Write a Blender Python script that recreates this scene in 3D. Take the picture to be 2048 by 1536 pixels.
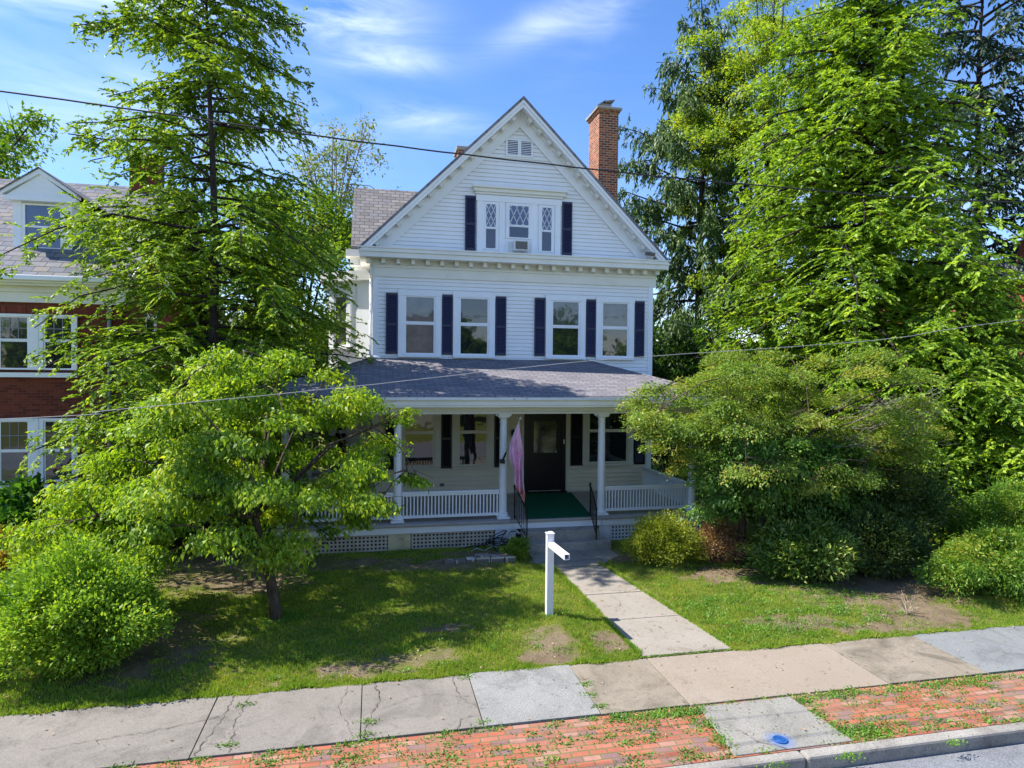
import bpy, math, random
import numpy as np
from mathutils import Vector
R = math.radians
scene = bpy.context.scene
COL = scene.collection
for o in list(bpy.data.objects): bpy.data.objects.remove(o)

# ---------------------------------------------------------------- camera
H, D, F = 4.27, 19.0, 1300.0
yaw, pitch, roll = math.atan(F/6076), R(-1.0), R(.52)
fw = Vector((math.sin(yaw)*math.cos(pitch), math.cos(yaw)*math.cos(pitch), math.sin(pitch)))
rt = Vector((math.cos(yaw), -math.sin(yaw), 0)); up = rt.cross(fw)
c, s = math.cos(roll), math.sin(roll)
rt, up = c*rt+s*up, -s*rt+c*up
cd = bpy.data.cameras.new('camera'); cam = bpy.data.objects.new('camera', cd); COL.objects.link(cam)
cd.sensor_width = 36; cd.lens = 36*F/2048; cd.clip_end = 2000; cd.clip_start = .1
from mathutils import Matrix
M = Matrix((rt, up, -fw)).transposed().to_4x4(); M.translation = (0, -D, H)
cam.matrix_world = M
scene.camera = cam
CAMP = np.array([0, -D, H])

# ---------------------------------------------------------------- light
SUN_EL = 52.5
sdir = Vector((-.970, .243, 0)).normalized()          # horizontal direction towards the sun
tosun = Vector((sdir.x*math.cos(R(SUN_EL)), sdir.y*math.cos(R(SUN_EL)), math.sin(R(SUN_EL))))
sl = bpy.data.lights.new('sun', 'SUN'); sl.energy = 4.7; sl.angle = R(.53); sl.color = (1, .94, .84)
so = bpy.data.objects.new('sun', sl); COL.objects.link(so)
so.rotation_euler = tosun.to_track_quat('Z', 'Y').to_euler()

def nd(t, k, **kw):
    n = t.nodes.new(k)
    for a, b in kw.items():
        if a == 'inp':
            for i, v in b.items(): n.inputs[i].default_value = v
        else: setattr(n, a, b)
    return n

world = bpy.data.worlds.new('World'); scene.world = world; world.use_nodes = True
wt = world.node_tree; wt.nodes.clear()
wo = nd(wt, 'ShaderNodeOutputWorld'); bg = nd(wt, 'ShaderNodeBackground'); bg.inputs[1].default_value = .15
sky = nd(wt, 'ShaderNodeTexSky', sky_type='NISHITA', sun_disc=False)
sky.sun_elevation = R(SUN_EL); sky.sun_rotation = math.atan2(sdir.x, sdir.y)
sky.air_density = 1.0; sky.dust_density = .25; sky.ozone_density = 3.5
hs = nd(wt, 'ShaderNodeHueSaturation', inp={'Saturation': 1.22, 'Value': .85})
tint = nd(wt, 'ShaderNodeMixRGB', blend_type='MULTIPLY', inp={0: 1.0, 2: (1.05, .965, 1.02, 1)})
wt.links.new(sky.outputs[0], tint.inputs[1]); wt.links.new(tint.outputs[0], hs.inputs['Color'])
tc = nd(wt, 'ShaderNodeTexCoord')
def vmath(t, op, a, b=None):
    n = nd(t, 'ShaderNodeVectorMath', operation=op)
    for i, v in enumerate((a, b)):
        if v is None: continue
        if hasattr(v, 'links'): t.links.new(v, n.inputs[i])
        else: n.inputs[i].default_value = v
    return n
def smath(t, op, a, b=None, cc=None, clamp=False):
    n = nd(t, 'ShaderNodeMath', operation=op, use_clamp=clamp)
    for i, v in enumerate((a, b, cc)):
        if v is None: continue
        if hasattr(v, 'links'): t.links.new(v, n.inputs[i])
        else: n.inputs[i].default_value = v
    return n.outputs[0]
nmap = nd(wt, 'ShaderNodeMapping', inp={'Scale': (2.2, 2.2, 11)}); nmap.inputs['Rotation'].default_value = (R(8), R(-6), 0)
wt.links.new(tc.outputs['Generated'], nmap.inputs[0])
nz = nd(wt, 'ShaderNodeTexNoise', inp={'Scale': 2.2, 'Detail': 9, 'Roughness': .62, 'Distortion': .6}); wt.links.new(nmap.outputs[0], nz.inputs['Vector'])
tot = None
# thin cirrus: (azimuth from +Y in degrees, elevation, half length, half height, tilt, strength)
for az, el, a, b, tilt, st in [(8.5, 32.5, 6, 1.2, 3, .55), (-2.5, 27.5, 5, 1.7, 6, .55), (1, 25, 4, .9, 3, .45), (-25, 31, 12, 2.6, 10, .5), (-20, 26, 10, 1.6, 8, .35),
                              (23, 31, 6, 1.6, 45, .22), (-30, 25, 11, 1.8, 9, .6), (4, 21, 5, 1.0, -4, .35), (15, 28, 5, 1.2, 20, .3), (-14, 33, 8, 1.2, 5, .35), (-16, 19, 12, 3, 3, .3), (40, 14, 14, 4, 0, .3), (120, 30, 50, 8, 5, .4), (200, 25, 50, 7, 5, .4)]:
    a0, e0 = R(az), R(el)
    d0 = Vector((math.sin(a0)*math.cos(e0), math.cos(a0)*math.cos(e0), math.sin(e0)))
    u0 = Vector((math.cos(a0), -math.sin(a0), 0)); v0 = u0.cross(d0)
    tt = R(tilt); u1 = math.cos(tt)*u0+math.sin(tt)*v0; v1 = -math.sin(tt)*u0+math.cos(tt)*v0
    du = vmath(wt, 'DOT_PRODUCT', tc.outputs['Generated'], tuple(u1/math.sin(R(a)))).outputs['Value']
    dv = vmath(wt, 'DOT_PRODUCT', tc.outputs['Generated'], tuple(v1/math.sin(R(b)))).outputs['Value']
    dv = smath(wt, 'SUBTRACT', dv, v1.dot(d0)/math.sin(R(b)))
    df = vmath(wt, 'DOT_PRODUCT', tc.outputs['Generated'], tuple(d0)).outputs['Value']
    g = smath(wt, 'POWER', 2.718, smath(wt, 'MULTIPLY', smath(wt, 'ADD', smath(wt, 'MULTIPLY', du, du), smath(wt, 'MULTIPLY', dv, dv)), -1.0))
    g = smath(wt, 'MULTIPLY', smath(wt, 'MULTIPLY', g, st), smath(wt, 'GREATER_THAN', df, 0))
    tot = g if tot is None else smath(wt, 'ADD', tot, g)
nn = smath(wt, 'MULTIPLY', smath(wt, 'SUBTRACT', nz.outputs[0], .34), 2.6, clamp=True)
cf = smath(wt, 'MULTIPLY', tot, nn, clamp=True)
cf = smath(wt, 'ADD', cf, smath(wt, 'MULTIPLY', nn, .015), clamp=True)
cmix = nd(wt, 'ShaderNodeMixRGB'); wt.links.new(cf, cmix.inputs[0]); wt.links.new(hs.outputs[0], cmix.inputs[1]); cmix.inputs[2].default_value = (6.2, 6.6, 7.4, 1)
wt.links.new(cmix.outputs[0], bg.inputs[0]); wt.links.new(bg.outputs[0], wo.inputs[0])
scene.view_settings.view_transform = 'Standard'; scene.view_settings.look = 'None'
scene.view_settings.exposure = 1.0; scene.view_settings.gamma = 1

# ---------------------------------------------------------------- materials
def newmat(name):
    m = bpy.data.materials.new(name); m.use_nodes = True; t = m.node_tree
    b = t.nodes['Principled BSDF']; return m, t, b
def ramp(t, src, pts, interp='LINEAR'):
    n = nd(t, 'ShaderNodeValToRGB'); cr = n.color_ramp; cr.interpolation = interp
    while len(cr.elements) < len(pts): cr.elements.new(.5)
    for e, (p, col) in zip(cr.elements, pts): e.position = p; e.color = (*col, 1)
    t.links.new(src, n.inputs[0]); return n.outputs[0]
def noise(t, scale, detail=4, rough=.55, vec=None, dist=0):
    n = nd(t, 'ShaderNodeTexNoise', inp={'Scale': scale, 'Detail': detail, 'Roughness': rough, 'Distortion': dist})
    if vec is None: vec = nd(t, 'ShaderNodeNewGeometry').outputs['Position']
    t.links.new(vec, n.inputs['Vector']); return n.outputs[0]
def mixc(t, f, a, b, mode='MIX'):
    n = nd(t, 'ShaderNodeMixRGB', blend_type=mode)
    for i, v in enumerate((f, a, b)):
        if hasattr(v, 'links'): t.links.new(v, n.inputs[i])
        elif i == 0: n.inputs[0].default_value = v
        else: n.inputs[i].default_value = (*v, 1)
    return n.outputs[0]
def bump(t, b, h, dist, strength=1):
    n = nd(t, 'ShaderNodeBump', inp={'Distance': dist, 'Strength': strength}); t.links.new(h, n.inputs['Height']); t.links.new(n.outputs[0], b.inputs['Normal'])
def paint(name, col, rough=.5, var=.12, scale=3, dirt=None, spec=.4, dscale=2.5, dlev=(.55, .75)):
    m, t, b = newmat(name)
    n = noise(t, scale, 6)
    cc_ = ramp(t, n, [(.3, tuple(x*(1-var) for x in col)), (.7, tuple(min(1, x*(1+var*.5)) for x in col))])
    if dirt:
        n2 = noise(t, dscale, 10, .7, dist=.4)
        f = ramp(t, n2, [(dlev[0], (0, 0, 0)), (dlev[1], (1, 1, 1))])
        cc_ = mixc(t, f, cc_, dirt)
    t.links.new(cc_, b.inputs['Base Color']); b.inputs['Roughness'].default_value = rough
    b.inputs['Specular IOR Level'].default_value = spec
    bump(t, b, noise(t, 60, 3), .002, .5)
    return m
def posxyz(t, order='xyz', scale=(1, 1, 1), off=(0, 0, 0)):
    g = nd(t, 'ShaderNodeNewGeometry'); sp = nd(t, 'ShaderNodeSeparateXYZ'); cb = nd(t, 'ShaderNodeCombineXYZ')
    t.links.new(g.outputs['Position'], sp.inputs[0])
    for i, ch in enumerate(order):
        if ch in 'xyz':
            o = smath(t, 'MULTIPLY_ADD', sp.outputs['xyz'.index(ch)], scale[i], off[i]); t.links.new(o, cb.inputs[i])
        elif ch == 's':   # x + y: works on walls facing either way
            o = smath(t, 'ADD', sp.outputs[0], sp.outputs[1]); t.links.new(o, cb.inputs[i])
    return cb.outputs[0]
def brickmat(name, cols, mortar, bw, bh, ms, order='sz0', rough=.85, off=.5, bd=.006, wear=None, weed=None):
    m, t, b = newmat(name)
    v = posxyz(t, order)
    # slightly wobbly courses
    wob = nd(t, 'ShaderNodeTexNoise', inp={'Scale': 1.3, 'Detail': 2}); t.links.new(v, wob.inputs['Vector'])
    wv = vmath(t, 'MULTIPLY_ADD', wob.outputs['Color'], (.03, .03, 0)); t.links.new(v, wv.inputs[2])
    br = nd(t, 'ShaderNodeTexBrick', offset=off, inp={'Color1': (0, 0, 0, 1), 'Color2': (1, 1, 1, 1), 'Mortar': (.5, .5, .5, 1), 'Scale': 1, 'Mortar Size': ms, 'Mortar Smooth': .25, 'Brick Width': bw, 'Row Height': bh, 'Bias': 0})
    t.links.new((wv.outputs[0] if wear else v), br.inputs['Vector'])
    n = len(cols)
    col = ramp(t, br.outputs['Color'], [(i/n, cc_) for i, cc_ in enumerate(cols)], 'CONSTANT')
    nz_ = noise(t, 9, 8, .65)
    col = mixc(t, .35, col, ramp(t, nz_, [(.3, (.35, .35, .35)), (.7, (1.0, 1.0, 1.0))]), 'MULTIPLY')
    mcol = mixc(t, ramp(t, noise(t, 2.2, 5), [(.4, (0, 0, 0)), (.6, (1, 1, 1))]), mortar, weed) if weed else mortar
    col = mixc(t, br.outputs['Fac'], col, mcol)
    if wear: col = mixc(t, ramp(t, noise(t, 1.1, 6, .6), [(.48, (0, 0, 0)), (.72, (.7, .7, .7))]), col, wear)
    t.links.new(col, b.inputs['Base Color']); b.inputs['Roughness'].default_value = rough; b.inputs['Specular IOR Level'].default_value = .25
    h = smath(t, 'MULTIPLY_ADD', br.outputs['Fac'], -1.0, smath(t, 'MULTIPLY', noise(t, 40, 4), .5))
    bump(t, b, h, bd, .9)
    return m
def concrete(name, a, bcol, dark, scale=1.2, speck=.5, dl=(.5, .75), blue=None):
    m, t, b = newmat(name)
    n1 = noise(t, scale, 8, .6, dist=.3)
    col = ramp(t, n1, [(.32, a), (.68, bcol)])
    n2 = noise(t, scale*.8+.3, 10, .72, dist=.8)
    col = mixc(t, ramp(t, n2, [(dl[0], (0, 0, 0)), (dl[1], (1, 1, 1))]), col, dark)
    n4 = noise(t, 6, 8, .75, dist=1.2); col = mixc(t, ramp(t, n4, [(.57, (0, 0, 0)), (.68, (.75, .75, .75))]), col, tuple(x*.9 for x in dark))
    n3 = noise(t, 75, 3, .8)
    col = mixc(t, speck, col, ramp(t, n3, [(.38, (.45, .45, .45)), (.6, (1.12, 1.12, 1.12))]), 'MULTIPLY')
    if blue:
        g = nd(t, 'ShaderNodeNewGeometry')
        dd = vmath(t, 'SUBTRACT', g.outputs['Position'], blue)
        ln = vmath(t, 'LENGTH', dd.outputs[0]).outputs['Value']
        ln = smath(t, 'ADD', ln, smath(t, 'MULTIPLY', noise(t, 18, 6), .08))
        col = mixc(t, ramp(t, ln, [(.09, (.8, .8, .8)), (.14, (.4, .4, .4)), (.24, (0, 0, 0))]), col, (.02, .16, .5))
    t.links.new(col, b.inputs['Base Color']); b.inputs['Roughness'].default_value = .9; b.inputs['Specular IOR Level'].default_value = .2
    bump(t, b, n3, .006, .7)
    return m
def leafmat(name, dark, light, trans=.45, rough=.5, tip=None, yellow=None, vscale=1.1):
    """leaf colour varies from leaf to leaf and clump to clump; light passes through"""
    m, t, b = newmat(name)
    at = nd(t, 'ShaderNodeAttribute', attribute_name='rnd')
    nzv = noise(t, vscale, 3)
    f = smath(t, 'ADD', smath(t, 'MULTIPLY', at.outputs['Fac'], .72), smath(t, 'MULTIPLY', smath(t, 'SUBTRACT', nzv, .38), 1.25), clamp=True)
    pts = [(.1, dark), (.85, light)]
    if tip: pts = [(.1, dark), (.7, light), (.97, tip)]
    col = ramp(t, f, pts)
    t.links.new(col, b.inputs['Base Color']); b.inputs['Roughness'].default_value = rough; b.inputs['Specular IOR Level'].default_value = .35
    tr = nd(t, 'ShaderNodeBsdfTranslucent'); mx = nd(t, 'ShaderNodeMixShader', inp={0: trans*.95})
    tcol = mixc(t, 1.0, col, (1.75, 1.6, .6), 'MULTIPLY'); t.links.new(tcol, tr.inputs[0])
    t.links.new(b.outputs[0], mx.inputs[1]); t.links.new(tr.outputs[0], mx.inputs[2])
    t.links.new(mx.outputs[0], t.nodes['Material Output'].inputs[0])
    return m
def bark(name, a, bcol):
    m, t, b = newmat(name)
    v = posxyz(t, 'xyz', (1, 1, .25))
    n = noise(t, 22, 6, .7, vec=v)
    t.links.new(ramp(t, n, [(.3, a), (.7, bcol)]), b.inputs['Base Color']); b.inputs['Roughness'].default_value = .95; b.inputs['Specular IOR Level'].default_value = .1
    bump(t, b, n, .03, 1)
    return m
def glassmat(name, col=(.012, .015, .02), var=None, rough=.03):
    m, t, b = newmat(name)
    if var: t.links.new(ramp(t, noise(t, 2.0, 3), [(.35, col), (.65, var)]), b.inputs['Base Color'])
    else: b.inputs['Base Color'].default_value = (*col, 1)
    b.inputs['Roughness'].default_value = rough; b.inputs['Specular IOR Level'].default_value = .9; b.inputs['IOR'].default_value = 1.6
    bump(t, b, noise(t, 1.7, 2), .01, .35)
    return m

WHITE = paint('white_paint', (.85, .855, .86), .45, .06, 1.2, (.60, .60, .58), dlev=(.6, .95))
TRIM = paint('trim_paint', (.84, .86, .89), .4, .04, 2, (.64, .64, .6), dlev=(.62, .92))
CREAMTRIM = paint('cream_white_trim', (.80, .79, .73), .5, .07, 1.5, (.6, .56, .46), dlev=(.58, .9))
CREAM = paint('cream_siding', (.84, .76, .60), .55, .06, 1.2, (.56, .5, .38), dlev=(.6, .95))
WTRIM1 = paint('beige_trim', (.72, .68, .58), .5, .05, 2)
NAVY = paint('navy_paint', (.026, .028, .070), .45, .15, 3)
BLACKP = paint('black_paint', (.010, .010, .014), .35, .2, 4)
IRON = paint('black_iron', (.012, .012, .013), .4, .3, 20)
POSTW = paint('post_vinyl', (.72, .72, .75), .35, .03, 3, (.7, .7, .66), dlev=(.66, .95))
HOLLOW = paint('hollow_shade_paint', (.05, .04, .07), .8, .1)  # flat dark colour standing in for the shade inside hollows
METAL = paint('brushed_metal', (.45, .44, .42), .3, .1, 10)
LEAD = paint('lead_flashing', (.23, .23, .25), .6, .2, 4)
GUTTERP = paint('old_gutter_paint', (.72, .72, .70), .6, .1, 3, (.22, .2, .18), dscale=9, dlev=(.60, .68))
FLOORP = paint('porch_floor_paint', (.42, .39, .38), .6, .12, 3, (.24, .21, .19))
LATTICE = paint('lattice_paint', (.55, .50, .42), .7, .2, 4, (.22, .16, .1), dlev=(.5, .75))
LATTW = paint('lattice_white', (.72, .72, .74), .6, .1, 4)
STAIN = paint('stained_panel', (.60, .52, .34), .7, .2, 4, (.30, .13, .04), dlev=(.52, .72))
PIER = paint('painted_pier_brick', (.70, .71, .75), .7, .15, 5, (.35, .33, .33), dlev=(.58, .8))
MATG = paint('green_carpet', (.012, .12, .062), .95, .18, 14, spec=.1)
AIRC = paint('air_conditioner_case', (.72, .72, .70), .5, .05)
GRILLE = paint('grille', (.16, .15, .13), .7, .3, 30)
RUBBER = paint('hose_rubber', (.02, .02, .022), .5, .2, 20)
HOSEG = paint('grey_hose', (.45, .46, .46), .5, .2, 20)
CABLE = paint('cable_black', (.02, .02, .022), .6, .2, 20)
CABLEG = paint('cable_grey', (.34, .34, .35), .6, .2, 8)
COPPER = paint('downspout_paint', (.30, .33, .36), .5, .1)
DARKIN = paint('dark_room', (.02, .02, .024), .9, .2)
GLASS = glassmat('window_glass'); GLASSB = glassmat('window_glass_blind', (.04, .045, .05), (.10, .10, .10))
GLASSD = glassmat('door_glass', (.02, .02, .02), (.05, .05, .045), .1)
GLASSS = glassmat('screen_glass', (.020, .021, .045), None, .12)
BARK = bark('bark_brown', (.035, .025, .02), (.15, .115, .085)); BARKD = bark('bark_dark', (.016, .013, .012), (.075, .062, .055))
BARKG = bark('bark_grey', (.12, .10, .08), (.36, .31, .26))
BRICKH = brickmat('red_house_brick', [(.16, .035, .018), (.22, .05, .026), (.19, .045, .022), (.13, .03, .018)], (.14, .075, .055), .21, .07, .006)
BRICKC = brickmat('chimney_brick', [(.40, .10, .035), (.28, .065, .03), (.45, .15, .06), (.16, .05, .035), (.34, .09, .04), (.22, .05, .03)], (.48, .38, .27), .21, .078, .011, wear=(.3, .14, .08))
PAVE = brickmat('brick_paving', [(0.379, 0.124, 0.073), (0.415, 0.151, 0.096), (0.343, 0.107, 0.070), (0.403, 0.138, 0.080), (0.254, 0.138, 0.125), (0.385, 0.138, 0.096), (0.403, 0.213, 0.163), (0.367, 0.124, 0.073), (0.326, 0.117, 0.084), (0.237, 0.138, 0.133), (0.415, 0.165, 0.110)], (0.175, 0.138, 0.092), .21, .098, .008, order='xy0', wear=(0.276, 0.184, 0.138), weed=(0.092, 0.147, 0.028))
SHING = brickmat('grey_shingle', [(0.238, 0.224, 0.245), (0.211, 0.201, 0.221), (0.265, 0.252, 0.272), (0.224, 0.211, 0.238), (0.190, 0.184, 0.204)], (0.102, 0.099, 0.112), .33, .145, .012, order='xy0', bd=.012)
SHINGR = brickmat('brown_grey_shingle', [(0.186, 0.174, 0.173), (0.223, 0.207, 0.202), (0.167, 0.157, 0.158), (0.205, 0.201, 0.209), (0.248, 0.234, 0.223)], (0.074, 0.071, 0.072), .30, .14, .012, order='xz0', bd=.012)
SLATE = brickmat('slate', [(0.156, 0.168, 0.199), (0.187, 0.195, 0.226), (0.133, 0.140, 0.172), (0.211, 0.211, 0.226), (0.172, 0.179, 0.187), (0.234, 0.211, 0.195)], (0.055, 0.058, 0.070), .36, .16, .010, order='xz0', bd=.014)
STONE = brickmat('stone_edging', [(.2, .17, .15), (.26, .22, .2), (.15, .13, .12)], (.5, .48, .44), .36, .16, .02)
CON_A = concrete('concrete_grey', (0.219, 0.201, 0.179), (0.261, 0.239, 0.213), (0.124, 0.113, 0.101))
CON_B = concrete('concrete_pebbled', (0.248, 0.251, 0.244), (0.334, 0.333, 0.320), (0.143, 0.141, 0.133), speck=.85)
CON_C = concrete('concrete_tan_stained', (0.248, 0.214, 0.166), (0.297, 0.260, 0.204), (0.089, 0.076, 0.057), dl=(.46, .74))
CON_D = concrete('concrete_tan', (0.297, 0.248, 0.196), (0.328, 0.275, 0.224), (0.160, 0.131, 0.103), dl=(.56, .85))
CON_E = concrete('concrete_blue_grey', (0.207, 0.219, 0.225), (0.243, 0.255, 0.258), (0.120, 0.124, 0.126))
CON_W = concrete('concrete_walk', (0.294, 0.265, 0.225), (0.346, 0.314, 0.271), (0.174, 0.130, 0.094), dl=(.55, .8))
CON_P = concrete('concrete_pad', (0.248, 0.242, 0.217), (0.309, 0.297, 0.266), (0.128, 0.125, 0.110), speck=.6, blue=(4.66, -12.33, .02))
CON_S = concrete('concrete_step', (0.330, 0.300, 0.260), (0.450, 0.410, 0.360), (0.104, 0.096, 0.088), dl=(.5, .7))
CON_K = concrete('concrete_kerb', (0.292, 0.275, 0.249), (0.387, 0.370, 0.335), (0.139, 0.125, 0.112), speck=.7)
ASPH = concrete('asphalt', (.19, .20, .22), (.25, .26, .28), (.16, .17, .18), speck=.9)
CRACK = paint('crack_dirt', (.13, .115, .09), .95, .4, 30, spec=.05)

# ---------------------------------------------------------------- builders
class MB:
    def __init__(s): s.v = []; s.f = []
    def add(s, vs, fs):
        o = len(s.v); s.v += [tuple(map(float, v)) for v in vs]; s.f += [tuple(i+o for i in f) for f in fs]; return s
    def box(s, x0, x1, y0, y1, z0, z1):
        return s.add([(x0,y0,z0),(x1,y0,z0),(x1,y1,z0),(x0,y1,z0),(x0,y0,z1),(x1,y0,z1),(x1,y1,z1),(x0,y1,z1)],
                     [(0,3,2,1),(4,5,6,7),(0,1,5,4),(1,2,6,5),(2,3,7,6),(3,0,4,7)])
    def prism(s, poly, d):
        n = len(poly); d = Vector(d); q = [Vector(p) for p in poly]
        return s.add([*q, *[p+d for p in q]], [tuple(range(n)), tuple(range(2*n-1, n-1, -1))]+[(i, i+n, (i+1)%n+n, (i+1)%n) for i in range(n)])
    def tube(s, pts, rad, n=6, cap=True):
        pts = [Vector(p) for p in pts]; rad = rad if hasattr(rad, '__len__') else [rad]*len(pts); o = len(s.v); prev = None
        for i, p in enumerate(pts):
            t = (pts[min(i+1, len(pts)-1)]-pts[max(i-1, 0)]).normalized()
            a = t.cross(Vector((0, 0, 1)) if abs(t.z) < .95 else Vector((1, 0, 0))).normalized()
            if prev is not None and a.dot(prev) < 0: a = -a
            prev = a; b = t.cross(a)
            for k in range(n):
                an = 2*math.pi*k/n; s.v.append(tuple(p+rad[i]*(math.cos(an)*a+math.sin(an)*b)))
        for i in range(len(pts)-1):
            for k in range(n): s.f.append((o+i*n+k, o+i*n+(k+1)%n, o+(i+1)*n+(k+1)%n, o+(i+1)*n+k))
        if cap:
            s.f.append(tuple(o+k for k in range(n))[::-1]); s.f.append(tuple(o+(len(pts)-1)*n+k for k in range(n)))
        return s
    def lathe(s, x, y, prof, n=24):
        o = len(s.v)
        for r, z in prof:
            for k in range(n): an = 2*math.pi*k/n; s.v.append((x+r*math.cos(an), y+r*math.sin(an), z))
        for i in range(len(prof)-1):
            for k in range(n): s.f.append((o+i*n+k, o+i*n+(k+1)%n, o+(i+1)*n+(k+1)%n, o+(i+1)*n+k))
        s.f.append(tuple(o+k for k in range(n))[::-1]); s.f.append(tuple(o+(len(prof)-1)*n+k for k in range(n)))
        return s
    def build(s, name, mat, parent=None, smooth=False, bevel=0):
        o0 = Vector((0, 0, 0)); p = parent
        while p is not None: o0 += p.location; p = p.parent
        me = bpy.data.meshes.new(name); me.from_pydata([tuple(Vector(v)-o0) for v in s.v], [], s.f); me.materials.append(mat)
        if smooth: me.shade_smooth()
        me.update(); o = bpy.data.objects.new(name, me); COL.objects.link(o); o.parent = parent
        if bevel:
            b = o.modifiers.new('bevel', 'BEVEL'); b.width = bevel; b.segments = 2; b.limit_method = 'ANGLE'
        return o
def B(*a): return MB().box(*a)
def tag(o, label=None, cat=None, group=None, kind=None):
    for k, v in (('label', label), ('category', cat), ('group', group), ('kind', kind)):
        if v: o[k] = v
    return o
def thing(name, label, cat, loc=(0, 0, 0), group=None):
    o = bpy.data.objects.new(name, None); COL.objects.link(o); o.location = loc; o.empty_display_size = .3
    return tag(o, label, cat, group)
def struct(mb, name, mat, **k): return tag(mb.build(name, mat, **k), kind='structure')

# ---------------------------------------------------------------- ground
def groundmat():
    m, t, b = newmat('lawn_soil')
    n1 = noise(t, .55, 6, .6, dist=.5); n2 = noise(t, 2.6, 8, .65); n3 = noise(t, 45, 4, .7)
    g = ramp(t, n2, [(.3, (.10, .15, .025)), (.7, (.25, .25, .06))])
    soil = ramp(t, n2, [(.3, (.16, .12, .08)), (.7, (.31, .24, .16))])
    at = nd(t, 'ShaderNodeAttribute', attribute_name='bare')
    f = smath(t, 'ADD', smath(t, 'MULTIPLY', smath(t, 'SUBTRACT', n1, .52), 3.5), at.outputs['Fac'])
    f = smath(t, 'ADD', f, smath(t, 'MULTIPLY', smath(t, 'SUBTRACT', n2, .5), 1.2), clamp=True)
    col = mixc(t, f, g, soil)
    col = mixc(t, .6, col, ramp(t, n3, [(.35, (.35, .35, .35)), (.65, (1.2, 1.2, 1.2))]), 'MULTIPLY')
    t.links.new(col, b.inputs['Base Color']); b.inputs['Roughness'].default_value = 1; b.inputs['Specular IOR Level'].default_value = .05
    bump(t, b, n3, .03, 1)
    return m
BARE = [(.55, -9.4, .8, .35), (2.75, -9.2, .45, .55), (2.6, -9.7, .5, .3), (3.7, -9.3, .35, .45), (-.1, -9.6, .9, .3), (7.2, -9.35, .8, .3), (8.4, -9.65, .9, .3), (1.2, -8.4, .5, .25), (-3.2, -8.2, 1.2, 1.4),
        (9.3, -8.6, 1.2, .45), (1.3, -5.0, 1.8, .5), (-2.6, -5.3, 1.8, 1.0), (9.5, -9.4, 1.2, .8), (7.4, -6.6, 1.2, .6), (5.6, -5.0, .5, .5), (10, -7.5, 3, 2), (-.6, -4.5, 1.8, .5), (2.2, -4.2, 1.0, .3), (-3, -3.5, 3, 2.5), (6.6, -9.1, .6, .25)]
def bare(x, y):
    v = np.full(np.shape(x), -.35)
    for bx, by, a, b_ in BARE: v = np.maximum(v, 1.15-1.05*(((x-bx)/a)**2+((y-by)/b_)**2))
    v = v+.38*np.sin(x*7.1+2*np.sin(y*5.3))*np.sin(y*8.3+1.7*np.sin(x*4.1))+.25*np.sin(x*17+y*5)*np.sin(y*19-x*7)
    return np.clip(v, -.6, 1)
def gz(x, y):
    """the lawn: lumpy, a hand higher than the paving away from its edges"""
    x = np.asarray(x, float); y = np.asarray(y, float)
    h = .03*np.sin(x*1.3+1)*np.cos(y*1.1)+.018*np.sin(x*3.1+y*2.3)+.012*np.sin(x*6.3-y*5.1)
    e = np.clip((y+9.95)/.9, 0, 1)*np.clip((-3.3-y)/.6, 0, 1)
    w = np.clip(np.maximum(3.72-x, x-5.5)/.7, 0, 1)
    return .014+(h+.06)*e*w
def grid(x0, x1, y0, y1, n, m):
    xs = np.linspace(x0, x1, n); ys = np.linspace(y0, y1, m); X, Y = np.meshgrid(xs, ys); Z = gz(X, Y)
    v = np.stack([X.ravel(), Y.ravel(), Z.ravel()], 1)
    f = [(j*n+i, j*n+i+1, (j+1)*n+i+1, (j+1)*n+i) for j in range(m-1) for i in range(n-1)]
    return v, f
GM = groundmat()
v, f = grid(-9, 15, -9.96, -3.0, 480, 170)
me = bpy.data.meshes.new('lawn'); me.from_pydata(v.tolist(), [], f); me.materials.append(GM); me.shade_smooth()
a = me.attributes.new('bare', 'FLOAT', 'POINT'); a.data.foreach_set('value', bare(v[:, 0], v[:, 1]).astype(np.float32))
lo = bpy.data.objects.new('lawn', me); COL.objects.link(lo); tag(lo, kind='structure')
struct(MB().add([(-400, -12.5, -.02), (400, -12.5, -.02), (400, 600, -.02), (-400, 600, -.02)], [(0, 1, 2, 3)]), 'ground', GM)
struct(MB().add([(-400, -21, -.14), (400, -21, -.14), (400, -12.4, -.14), (-400, -12.4, -.14)], [(0, 1, 2, 3)]), 'road', ASPH)
struct(MB().add([(-400, -400, -.06), (400, -400, -.06), (400, -21, -.06), (-400, -21, -.06)], [(0, 1, 2, 3)]), 'ground', GM)
rng = random.Random(3)
# sidewalk slabs
xs = [-14, -8.2, -5.2, -1.95, -.12, 1.33, 2.81, 4.02, 5.5, 7.02, 8.68, 11.4, 14, 18, 24]
ms = [CON_A, CON_A, CON_A, CON_A, CON_A, CON_B, CON_C, CON_D, CON_D, CON_C, CON_E, CON_E, CON_D, CON_A]
for i in range(len(xs)-1):
    g = .005 if ms[i] is CON_A else .009; t0 = rng.uniform(-.012, .012)
    zz = .012+(.012 if ms[i] is CON_B else 0)+rng.uniform(0, .008)
    m = MB().prism([(xs[i]+g, -11.37+t0, -.1), (xs[i+1]-g, -11.37+t0, -.1), (xs[i+1]-g+rng.uniform(-.01, .01), -9.99, -.1), (xs[i]+g, -9.99, -.1)], (0, 0, .1+zz))
    struct(m, 'sidewalk', ms[i], bevel=.006)
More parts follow.
